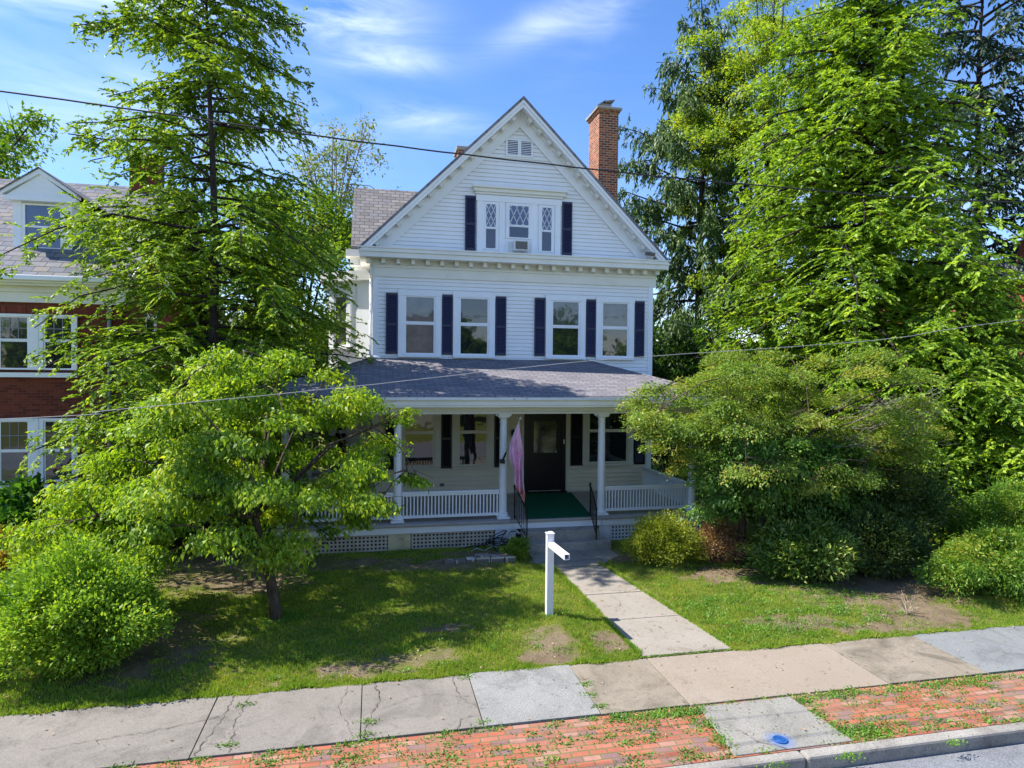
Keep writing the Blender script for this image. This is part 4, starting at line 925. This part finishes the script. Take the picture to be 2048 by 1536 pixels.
def lerpf(pts):
    xs_, ys_ = zip(*pts); return lambda q: float(np.interp(q, xs_, ys_))
def skipL(q, az, r):
    if .28 < q < .78 and math.sin(az) < -.3: return r.random() < .74
    if .52 < q < .68 and math.cos(az) > .1: return r.random() < .6
    return False
conifer('hemlock_tree', 'tall open hemlock with a bare upper trunk standing between the two houses', (-3.82, -2.1, 0), 14.9, 1.0,
        lerpf([(0, 3.2), (.12, 3.6), (.3, 3.7), (.45, 3.5), (.62, 3.1), (.8, 2.5), (.92, 1.6), (1, .4)]), 205, HEM, BARKD, 11, rise=.30, droop=.48, tw=19, tl=.24, ls=.088, lw=.042, step=.0165, trunk_r=.16, skip=skipL, azf=lambda a, q: 1.0-.10*math.cos(a)*(q > .4))
conifer('hemlock_tree', 'massive dense hemlock filling the right side behind the spreading small tree', (16.4, .2, 0), 22, 1.2,
        lerpf([(0, 6.3), (.15, 6.1), (.35, 5.3), (.55, 4.3), (.75, 3.0), (.9, 1.8), (1, .5)]), 350, HEM2, BARKD, 21, rise=.28, droop=.52, tw=11, tl=.26, ls=.14, lw=.066, step=.033, trunk_r=.24, azf=lambda a, q: (1.0-.22*max(0, math.cos(a+.3))*(q > .3))*(.62+.5*abs(math.sin(q*31+a*1.7))))
conifer('hemlock_tree', 'young bright hemlock in front of the massive one at the right edge', (16.4, -3.6, 0), 7.6, .4,
        lerpf([(0, 3.9), (.3, 3.6), (.6, 2.7), (.85, 1.4), (1, .3)]), 150, HEM2, BARKD, 31, rise=.22, droop=.42, tw=13, tl=.34, ls=.125, lw=.055, step=.032, trunk_r=.12)
conifer('spruce_tree', 'dark narrow spruce with drooping boughs right behind the brick chimney', (14.9, 9, 0), 22.3, 2,
        lerpf([(0, 4.6), (.3, 4.4), (.5, 4.3), (.66, 3.9), (.78, 2.8), (.86, 1.6), (.94, .9), (1, .2)]), 96, SPR, BARKD, 41, rise=.34, droop=.26, tw=15, tl=.15, ls=.20, lw=.06, step=.022, weep=.9, hang=.9, trunk_r=.22)
conifer('pine_tree', 'dark bluish conifer towering at the far right behind the massive hemlock', (29.5, 8, 0), 27, 3,
        lerpf([(0, 5), (.4, 5.4), (.7, 4.6), (.9, 3), (1, .8)]), 95, SPRB, BARKD, 51, rise=.3, droop=.35, tw=8, tl=.24, ls=.26, lw=.10, step=.05, weep=.7, hang=.4, trunk_r=.28)
# airy locust behind the house on the right
r = random.Random(5)
cl = []
for k in range(130):
    a = r.uniform(0, 6.28); rr = 3.9*r.random()**.5; z = r.uniform(7, 20.6); w = 1-abs((z-15)/8.5)**2*.45
    cl.append((17.3+math.cos(a)*rr*w, 6.8+math.sin(a)*rr*w, z, r.uniform(.7, 1.35)))
clumps_tree('locust_tree', 'airy light green locust with forked dark limbs between spruce and massive hemlock', (17.0, 6.8, 0), (17.1, 6.8, 8), cl, LOC, BARKD, 6, leaf=.15, lw=.45, dens=620, trunk_r=.17, flat=.32, droop=.4, nlimb=14)
# trees behind, left of the house
cl = []
for k in range(95):
    a = r.uniform(0, 6.28); rr = 3.6*r.random()**.5; z = r.uniform(2.0, 11.4); w = 1-max(0, (z-7)/6)**2*.6
    cl.append((-3.2+math.cos(a)*rr*w, 9+math.sin(a)*rr*w, z, r.uniform(.7, 1.2)))
clumps_tree('broadleaf_tree', 'full leafy green tree behind the gap between brick and white houses', (-3.2, 9, 0), (-3.2, 9, 3.5), cl, BRD, BARKD, 7, leaf=.20, lw=.55, dens=480, trunk_r=.2, flat=.6, droop=.5)
cl = []
for k in range(46):
    a = r.uniform(0, 6.28); rr = 2.7*r.random()**.5; z = r.uniform(9.5, 15.2)
    cl.append((-1.6+math.cos(a)*rr, 10.5+math.sin(a)*rr, z, r.uniform(.5, .9)))
clumps_tree('sparse_tree', 'thin tree with sparse yellowing leaves rising beside the rear shingle roof', (-1.9, 10.5, 0), (-1.8, 10.5, 8.5), cl, SPA, BARKG, 8, leaf=.16, lw=.5, dens=260, trunk_r=.12, flat=.7, droop=.3, twigs=6, nlimb=12)
cl = []
for k in range(60):
    a = r.uniform(0, 6.28); rr = 5*r.random()**.5; z = r.uniform(9, 17.6)
    cl.append((-22.5+math.cos(a)*rr, 20+math.sin(a)*rr, z, r.uniform(1.0, 1.7)))
clumps_tree('broadleaf_tree', 'dark green tree showing above the slate roof at the left edge', (-22.5, 20, 0), (-22.5, 20, 7), cl, BRD, BARKD, 9, leaf=.28, lw=.55, dens=300, trunk_r=.3, flat=.6, droop=.5)
# dogwood on the lawn
r = random.Random(12); cl = []
def inside(x, z):   # rough outline: wide and layered, lower on the left
    top = np.interp(x, [-5.0, -4.3, -3.6, -2.5, -1.5, -.4, .3, .8], [2.0, 3.0, 3.7, 4.5, 4.6, 4.0, 3.0, 2.4])
    bot = np.interp(x, [-5.0, -4.3, -3.4, -2.6, -1.6, -1.1, -.4, .3, .8], [1.6, 1.4, 1.2, 1.0, 1.15, 1.2, 1.55, 1.9, 2.1])
    return bot < z < top
while len(cl) < 98:
    x = r.uniform(-5.0, .2); z = r.uniform(.9, 4.6); y = -7.1+r.uniform(-1.8, 1.8)*math.sqrt(max(0, 1-((x+2.1)/3.4)**2))
    if inside(x, z) and not (z < 2.2 and abs(x+2.1) < 1.2 and abs(y+7.0) < .9): cl.append((x, y, z, r.uniform(.34, .58)))
cl += [(.62, -7.6, 2.45, .26), (.80, -7.8, 2.4, .2), (.45, -7.3, 3.45, .3), (.62, -7.4, 3.6, .2), (.1, -7.2, 1.9, .35), (-.3, -7.6, 1.75, .35)]
clumps_tree('dogwood_tree', 'broad layered dogwood with drooping bright leaves on the left half of the lawn', (-1.58, -7.6, 0), (-1.95, -7.3, 1.75), cl, DOG, BARK, 13, leaf=.092, lw=.50, dens=2900, trunk_r=.085, flat=.36, droop=1.0, trunk_pts=[(-1.56, -7.62, -.05), (-1.58, -7.6, .3), (-1.66, -7.55, .75), (-1.80, -7.45, 1.2), (-1.95, -7.3, 1.75)], nlimb=10, outb=.45)
# spreading small tree right of the walk
r = random.Random(14); cl = []
while len(cl) < 135:
    x = r.uniform(5.4, 12.4); z = r.uniform(1.6, 4.9); y = -5.9+r.uniform(-1.9, 2.0)*math.sqrt(max(0, 1-((x-9)/3.7)**2))
    top = np.interp(x, [5.4, 6.2, 7.5, 9, 10.6, 11.6, 12.4], [3.3, 4.0, 4.6, 4.8, 4.75, 4.1, 3.2]); bot = np.interp(x, [5.4, 6.5, 7.2, 8.3, 10, 11.5, 12.4], [3.0, 2.3, 1.9, 1.9, 2.0, 2.4, 2.9])
    if bot < z < top: cl.append((x, y, z, r.uniform(.36, .62)))
t_ = clumps_tree('spreading_tree', 'wide flat-topped small tree with wispy olive leaves right of the porch', (8.05, -5.9, 0), (8.3, -5.8, 1.5), cl, TWG, BARK, 15, leaf=.068, lw=.46, dens=3900, trunk_r=.085, flat=.30, droop=.25, trunk_pts=[(8.05, -5.95, -.05), (8.08, -5.9, .5), (8.15, -5.85, 1.0), (8.3, -5.8, 1.5)], twigs=7, outb=1.0)
m = MB()
for k in range(60):   # bare grey twigs at its right side
    a = r.uniform(-.5, .6); s_ = Vector((r.uniform(9.6, 11.4), -6.9+r.uniform(-.6, .5), r.uniform(2.7, 3.7))); L_ = r.uniform(.4, 1.2)
    e_ = s_+Vector((math.cos(a)*L_, r.uniform(-.3, .1), math.sin(a)*L_*.6+.12)); mid = (s_+e_)/2+Vector((0, 0, -.05))
    m.tube([s_, mid, e_], [.008, .006, .003], 3, False)
    for q in range(4): p = s_.lerp(e_, r.uniform(.3, 1)); m.tube([p, p+Vector((r.uniform(.05, .3), r.uniform(-.1, .1), r.uniform(-.05, .22)))], [.004, .002], 3, False)
m.build('dead_twigs', bark('bark_pale', (.16, .14, .12), (.34, .30, .26)), t_)
cl = []
for k in range(74): x = r.uniform(6.7, 10.6); cl.append((x, r.uniform(-7.1, -6.0), r.uniform(1.3+.12*max(0, x-9), 2.9), r.uniform(.3, .52)))
clumps_tree('small_tree', 'lower deep green leafy sapling tucked under the spreading tree near the porch', (8.4, -6.3, 0), (8.2, -6.5, 1.3), cl, TWD, BARKD, 16, leaf=.09, lw=.55, dens=2000, trunk_r=.05, flat=.45, droop=.6)
# bushes
bush('privet_bush', 'big rounded bright green bush at the left corner of the pavement', (-3.95, -8.95, 0), 1.30, 1.0, 1.95, BSH, 61, 52000, .062, .5, 60, .29)
bush('leafy_shrub', 'yellowish green shrub behind the big rounded bush under the dogwood', (-4.6, -6.9, 0), 1.25, .9, 2.5, DOG, 62, 15000, .08, .5, 40, .3)
bush('leafy_shrub', 'bright green low shrub left of the big rounded bush at the photo edge', (-6.0, -8.2, 0), 1.2, .9, 1.15, BSH, 63, 12000, .07, .5, 34, .3)
bush('azalea_bush', 'low yellow and orange tinted bush at the left edge below the brick house', (-6.3, -5.9, 0), 1.1, .7, 1.45, AZA, 64, 11000, .07, .5, 30, .3)
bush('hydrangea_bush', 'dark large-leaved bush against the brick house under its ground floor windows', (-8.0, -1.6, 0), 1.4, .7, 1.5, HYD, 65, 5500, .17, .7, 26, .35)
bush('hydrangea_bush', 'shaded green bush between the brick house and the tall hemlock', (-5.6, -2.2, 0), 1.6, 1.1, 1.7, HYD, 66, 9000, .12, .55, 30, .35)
bush('boxwood_bush', 'round yellow-green bush beside the walkway right of the steps', (6.28, -5.55, 0), .88, .72, 1.15, YGB, 67, 22000, .050, .5, 30, .38)
bush('dead_bush', 'dried brown bush next to the round yellow-green one', (7.55, -5.75, 0), .68, .6, 1.05, DRY, 68, 11000, .05, .35, 30, .42)
bush('rhododendron_bush', 'glossy dark green rhododendron at the edge of the right lawn', (8.85, -7.25, 0), 1.30, .85, 1.35, RHO, 69, 13000, .105, .32, 34, .36)
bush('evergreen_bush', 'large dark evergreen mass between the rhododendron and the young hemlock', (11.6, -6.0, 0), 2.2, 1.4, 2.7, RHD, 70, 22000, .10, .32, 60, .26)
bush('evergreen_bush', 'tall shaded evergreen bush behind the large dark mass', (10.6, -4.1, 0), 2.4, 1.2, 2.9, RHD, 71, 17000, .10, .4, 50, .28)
bush('yew_bush', 'spreading yew hanging over the pavement at the right edge', (12.1, -8.6, 0), 2.0, 1.15, 1.35, YEW, 72, 26000, .075, .32, 60, .25, droop=.5)
bush('yew_bush', 'low dark yew between the rhododendron and the spreading yew on the right', (10.5, -7.3, 0), 1.3, .9, 1.5, RHD, 80, 13000, .08, .34, 44, .3)
bush('yew_bush', 'taller yew behind the spreading one at the right edge', (14.4, -7.0, 0), 1.8, 1.3, 2.0, YEW, 73, 13000, .09, .35, 44, .28)
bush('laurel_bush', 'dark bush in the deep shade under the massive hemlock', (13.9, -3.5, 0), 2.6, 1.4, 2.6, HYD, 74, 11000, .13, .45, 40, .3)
bush('small_shrub', 'small green shrub at the end of the stone edging by the walkway', (3.22, -4.75, 0), .36, .3, .55, YEW, 75, 4500, .045, .4, 18, .35)
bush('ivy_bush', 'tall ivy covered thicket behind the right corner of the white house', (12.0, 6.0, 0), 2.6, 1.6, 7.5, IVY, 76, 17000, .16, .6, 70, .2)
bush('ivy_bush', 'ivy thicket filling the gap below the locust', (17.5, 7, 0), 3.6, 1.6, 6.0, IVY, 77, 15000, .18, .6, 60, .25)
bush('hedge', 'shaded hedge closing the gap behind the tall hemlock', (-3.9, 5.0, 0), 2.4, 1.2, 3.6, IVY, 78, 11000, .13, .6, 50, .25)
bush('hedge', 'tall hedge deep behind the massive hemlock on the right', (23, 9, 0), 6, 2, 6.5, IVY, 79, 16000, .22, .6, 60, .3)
tw = MB(); r = random.Random(3)
for k in range(12): a = r.uniform(0, 6.28); p = Vector((9.25, -9.3, .02)); e_ = p+Vector((math.cos(a)*.18, math.sin(a)*.15, r.uniform(.15, .42))); tw.tube([p, (p+e_)/2+Vector((.03, 0, .02)), e_], [.009, .006, .003], 4, False); tw.tube([(p+e_)/2, e_+Vector((r.uniform(-.1, .1), 0, -.05))], [.005, .002], 3, False)
tag(tw.build('dead_plant', bark('bark_straw', (.35, .28, .2), (.6, .5, .4))), 'bleached dead twiggy plant on the bare soil beside the right pavement', 'plant')

# grass blades (uncountable) and weeds
def blades(name, P, hgt, wid, mat, seed, lean=.5, label=None):
    r = np.random.default_rng(seed); n = len(P)
    az = r.random(n)*6.28; A = np.stack([np.cos(az)*lean*r.random(n), np.sin(az)*lean*r.random(n), np.ones(n)], 1)
    N = np.stack([np.cos(az+1.2+r.random(n)), np.sin(az+1.2+r.random(n)), np.zeros(n)], 1)
    cl_ = 1+.45*np.sin(P[:, 0]*5.3+2*np.sin(P[:, 1]*4.1))*np.sin(P[:, 1]*6.7+P[:, 0])+.3*np.sin(P[:, 0]*23)*np.sin(P[:, 1]*27)
    L = hgt*r.uniform(.5, 1.4, n)*np.clip(cl_, .4, 2)
    o = leaves(name, P, A, N, L, wid*r.uniform(.6, 1.3, n), mat, None, seed, shape=.35); return tag(o, label, 'grass', None, 'stuff')
GR = leafmat('grass_blade', (.11, .24, .026), (.27, .40, .045), .35, tip=(.46, .44, .09), vscale=1.7)
WD = leafmat('weed_leaf', (.06, .17, .018), (.17, .32, .03), .35, vscale=3)
STRAW = leafmat('straw_blade', (.22, .17, .07), (.42, .34, .16), .25)
r2 = np.random.default_rng(5)
n = 420000; X = r2.uniform(-7.5, 12.5, n); Y = -9.98+6.5*r2.random(n)**1.25
ok = ~((X > 3.9-np.clip((Y+5.3)*1.2, 0, 1)) & (X < 5.44+np.clip((Y+5.3)*1.0, 0, .8)-np.clip((Y+8)*.12, 0, .4)))
b_ = bare(X, Y)+.22*np.sin(X*2.1+Y*1.7)*np.sin(Y*2.9-X*.6)
ok &= r2.random(n) > np.clip(b_*1.25+.12, 0, .985)
X, Y = X[ok], Y[ok]; P = np.stack([X, Y, gz(X, Y)-.004], 1)
blades('grass', P, .046, .011, GR, 1, label='short green lawn grass')
k = r2.random(len(P)) < .12; blades('grass', P[k]+np.array([.01, .01, 0]), .05, .010, STRAW, 2, 1.2, 'dry straw coloured grass in the lawn')
# ragged tufts overhanging the paving edges
n = 16000; X = r2.uniform(-7, 12, n); e_ = (X < 3.95)|(X > 5.46); X = X[e_]; n = len(X)
P = np.stack([X, -9.985+r2.normal(0, .018, n)+.02*np.sin(X*5)+.015*np.sin(X*13), np.full(n, .012)], 1)
y3 = r2.uniform(-9.9, -5.3, 9000); q3 = r2.random(9000) < .5; xe_ = np.where(q3, 3.99-(y3+9.95)*.015*-1-.03-(y3+9.95)*.035, 5.46-(y3+9.95)*.11+.03)
P = np.concatenate([P, np.stack([xe_+r2.normal(0, .02, 9000), y3, np.full(9000, .03)], 1)])
blades('grass', P, .055, .012, GR, 6, 1.4, 'tufts of grass overhanging the paving edges')
# weeds between bricks and along joints
C_ = []
def wc(x, y, s, n, z=.006): q = r2.normal(0, 1, (n, 2)); C_.append(np.stack([x+q[:, 0]*s*1.4, y+q[:, 1]*s*.7, np.full(n, z)], 1))
for x in np.arange(-6, 12, .16):
    if r2.random() < .55: wc(x+r2.uniform(-.1, .1), -11.42+r2.uniform(-.03, .01), .05, int(r2.uniform(10, 70)))
    if r2.random() < .65: wc(x, -12.5+r2.uniform(0, .06), .05, int(r2.uniform(10, 70)))
for x0, x1 in ((2.75, 4.1), (5.5, 9)):
    for k in range(int((x1-x0)*14)): wc(r2.uniform(x0, x1), -11.47-abs(r2.normal(0, .05)), .07, 60 if x0 < 3 else 26)
for k in range(26): wc(r2.uniform(5.4, 6.2), r2.uniform(-12.5, -12.25), .07, 50)
for k in range(14): wc(4.05+r2.normal(0, .04), r2.uniform(-12.4, -11.5), .05, 40)
for k in range(14): wc(5.48+r2.normal(0, .03), r2.uniform(-12.4, -11.5), .05, 36)
for k in range(300): wc(r2.uniform(-2.5, 10), r2.uniform(-12.4, -11.5), .055, int(r2.uniform(8, 42)))
for x, y in [(-.08, -11.3), (-.05, -11.0), (1.33, -11.3), (2.83, -11.2), (2.85, -10.6), (2.8, -10.9), (1.31, -10.1), (-1.58, -10.3), (-1.6, -11.2), (5.2, -12.78), (5.25, -12.76), (4.3, -12.78), (6.6, -12.78), (3.75, -5.05), (3.7, -4.3)]: wc(x, y, .05, 60, .02)
for x in np.arange(3.95, 5.5, .06): wc(x, -9.97, .02, 8, .02)
for k in range(150):   # clover patches in the right lawn
    x, y = r2.uniform(5.2, 9.2), r2.uniform(-9.8, -7.0)
    if x > 5.5-(y+8)*.05: wc(x, y, r2.uniform(.05, .13), int(r2.uniform(40, 130)), float(gz(x, y))+.02)
for k in range(40): x, y = r2.uniform(-1.5, 3.6), r2.uniform(-9.8, -8.0); wc(x, y, r2.uniform(.04, .1), int(r2.uniform(30, 80)), float(gz(x, y))+.02)
for k in range(30): a = r2.random()*6.28; wc(-1.58+.28*math.cos(a), -7.6+.2*math.sin(a), .09, 60, float(gz(-1.58, -7.6))+.03)
Wp = np.concatenate(C_); onpad = (Wp[:, 0] > 4.14)&(Wp[:, 0] < 5.4)&(Wp[:, 1] < -11.5)&(Wp[:, 1] > -12.42)&(r2.random(len(Wp)) < .9); Wp = Wp[~onpad]
nW = len(Wp)
az = r2.random(nW)*6.28; A = np.stack([np.cos(az), np.sin(az), r2.uniform(.1, 1.3, nW)], 1); N = np.stack([r2.normal(0, .4, nW), r2.normal(0, .4, nW), np.ones(nW)], 1)
L = r2.uniform(.018, .05, nW)
tag(leaves('weeds', Wp, A, N, L, L*.45, WD, None, 9), 'small green weeds growing between bricks and slabs', 'weeds', None, 'stuff')
# fallen leaves and litter
n = 2600; X = r2.uniform(-5, 11, n); Y = r2.uniform(-12.4, -4, n); keep = (r2.random(n) < np.where(Y > -10, .9, .25)); X, Y = X[keep], Y[keep]; n = len(X)
A = r2.normal(0, 1, (n, 3)); A[:, 2] *= .2; N = r2.normal(0, .25, (n, 3)); N[:, 2] = 1
P = np.stack([X, Y, np.maximum(gz(X, Y), .02)+.022], 1)
tag(leaves('fallen_leaves', P, A, N, r2.uniform(.02, .06, n), r2.uniform(.012, .03, n), DRY, None, 10), 'scattered dry fallen leaves', 'leaves', None, 'stuff')

# ---------------------------------------------------------------- across the street (seen only as reflections in the windows)
r = random.Random(77)
t0 = bush('street_tree', 'leafy tree standing across the street behind the camera', (-24, -39, 0), 4.8, 4.2, 9.5, BRD, 90, 9000, .55, .7, 50, .3, cat='tree', group='trees across the street')
for k, (x, y) in enumerate([(-13, -42), (-4, -38), (7, -41), (17, -39), (28, -42)]):
    c_ = t0.copy(); COL.objects.link(c_); c_.location = (x, y, 0); c_.rotation_euler = (0, 0, k*1.3)
    for ch_ in list(t0.children): d_ = ch_.copy(); COL.objects.link(d_); d_.parent = c_
oh = thing('neighbour_house', 'tan house with a brown roof across the street behind the camera', 'house', (0, -36, 0))
MB().box(-6, 5, -41, -33, 0, 5.5).build('wall', CREAM, oh); MB().prism([(-6.6, -32.4, 5.5), (-6.6, -37, 9), (-6.6, -41.6, 5.5)], (12.2, 0, 0)).build('roof', SHINGR, oh)

# ---------------------------------------------------------------- woods that close the view far behind the houses
n = 60000; r4 = np.random.default_rng(44); X = r4.uniform(-110, 150, n); Y = r4.uniform(58, 74, n)
top = 7.5+2.2*np.sin(X*.21)+1.6*np.sin(X*.53+2)+1.2*np.sin(X*1.1)
P = np.stack([X, Y, top*r4.random(n)**.7], 1); A = r4.normal(0, 1, (n, 3)); N = r4.normal(0, .6, (n, 3)); N[:, 2] += .7
L = r4.uniform(.6, 1.3, n)
tag(leaves('far_woods', P, A, N, L, L*.65, BRD, None, 44), 'distant line of green woods closing the view between the houses', 'woods', None, 'stuff')
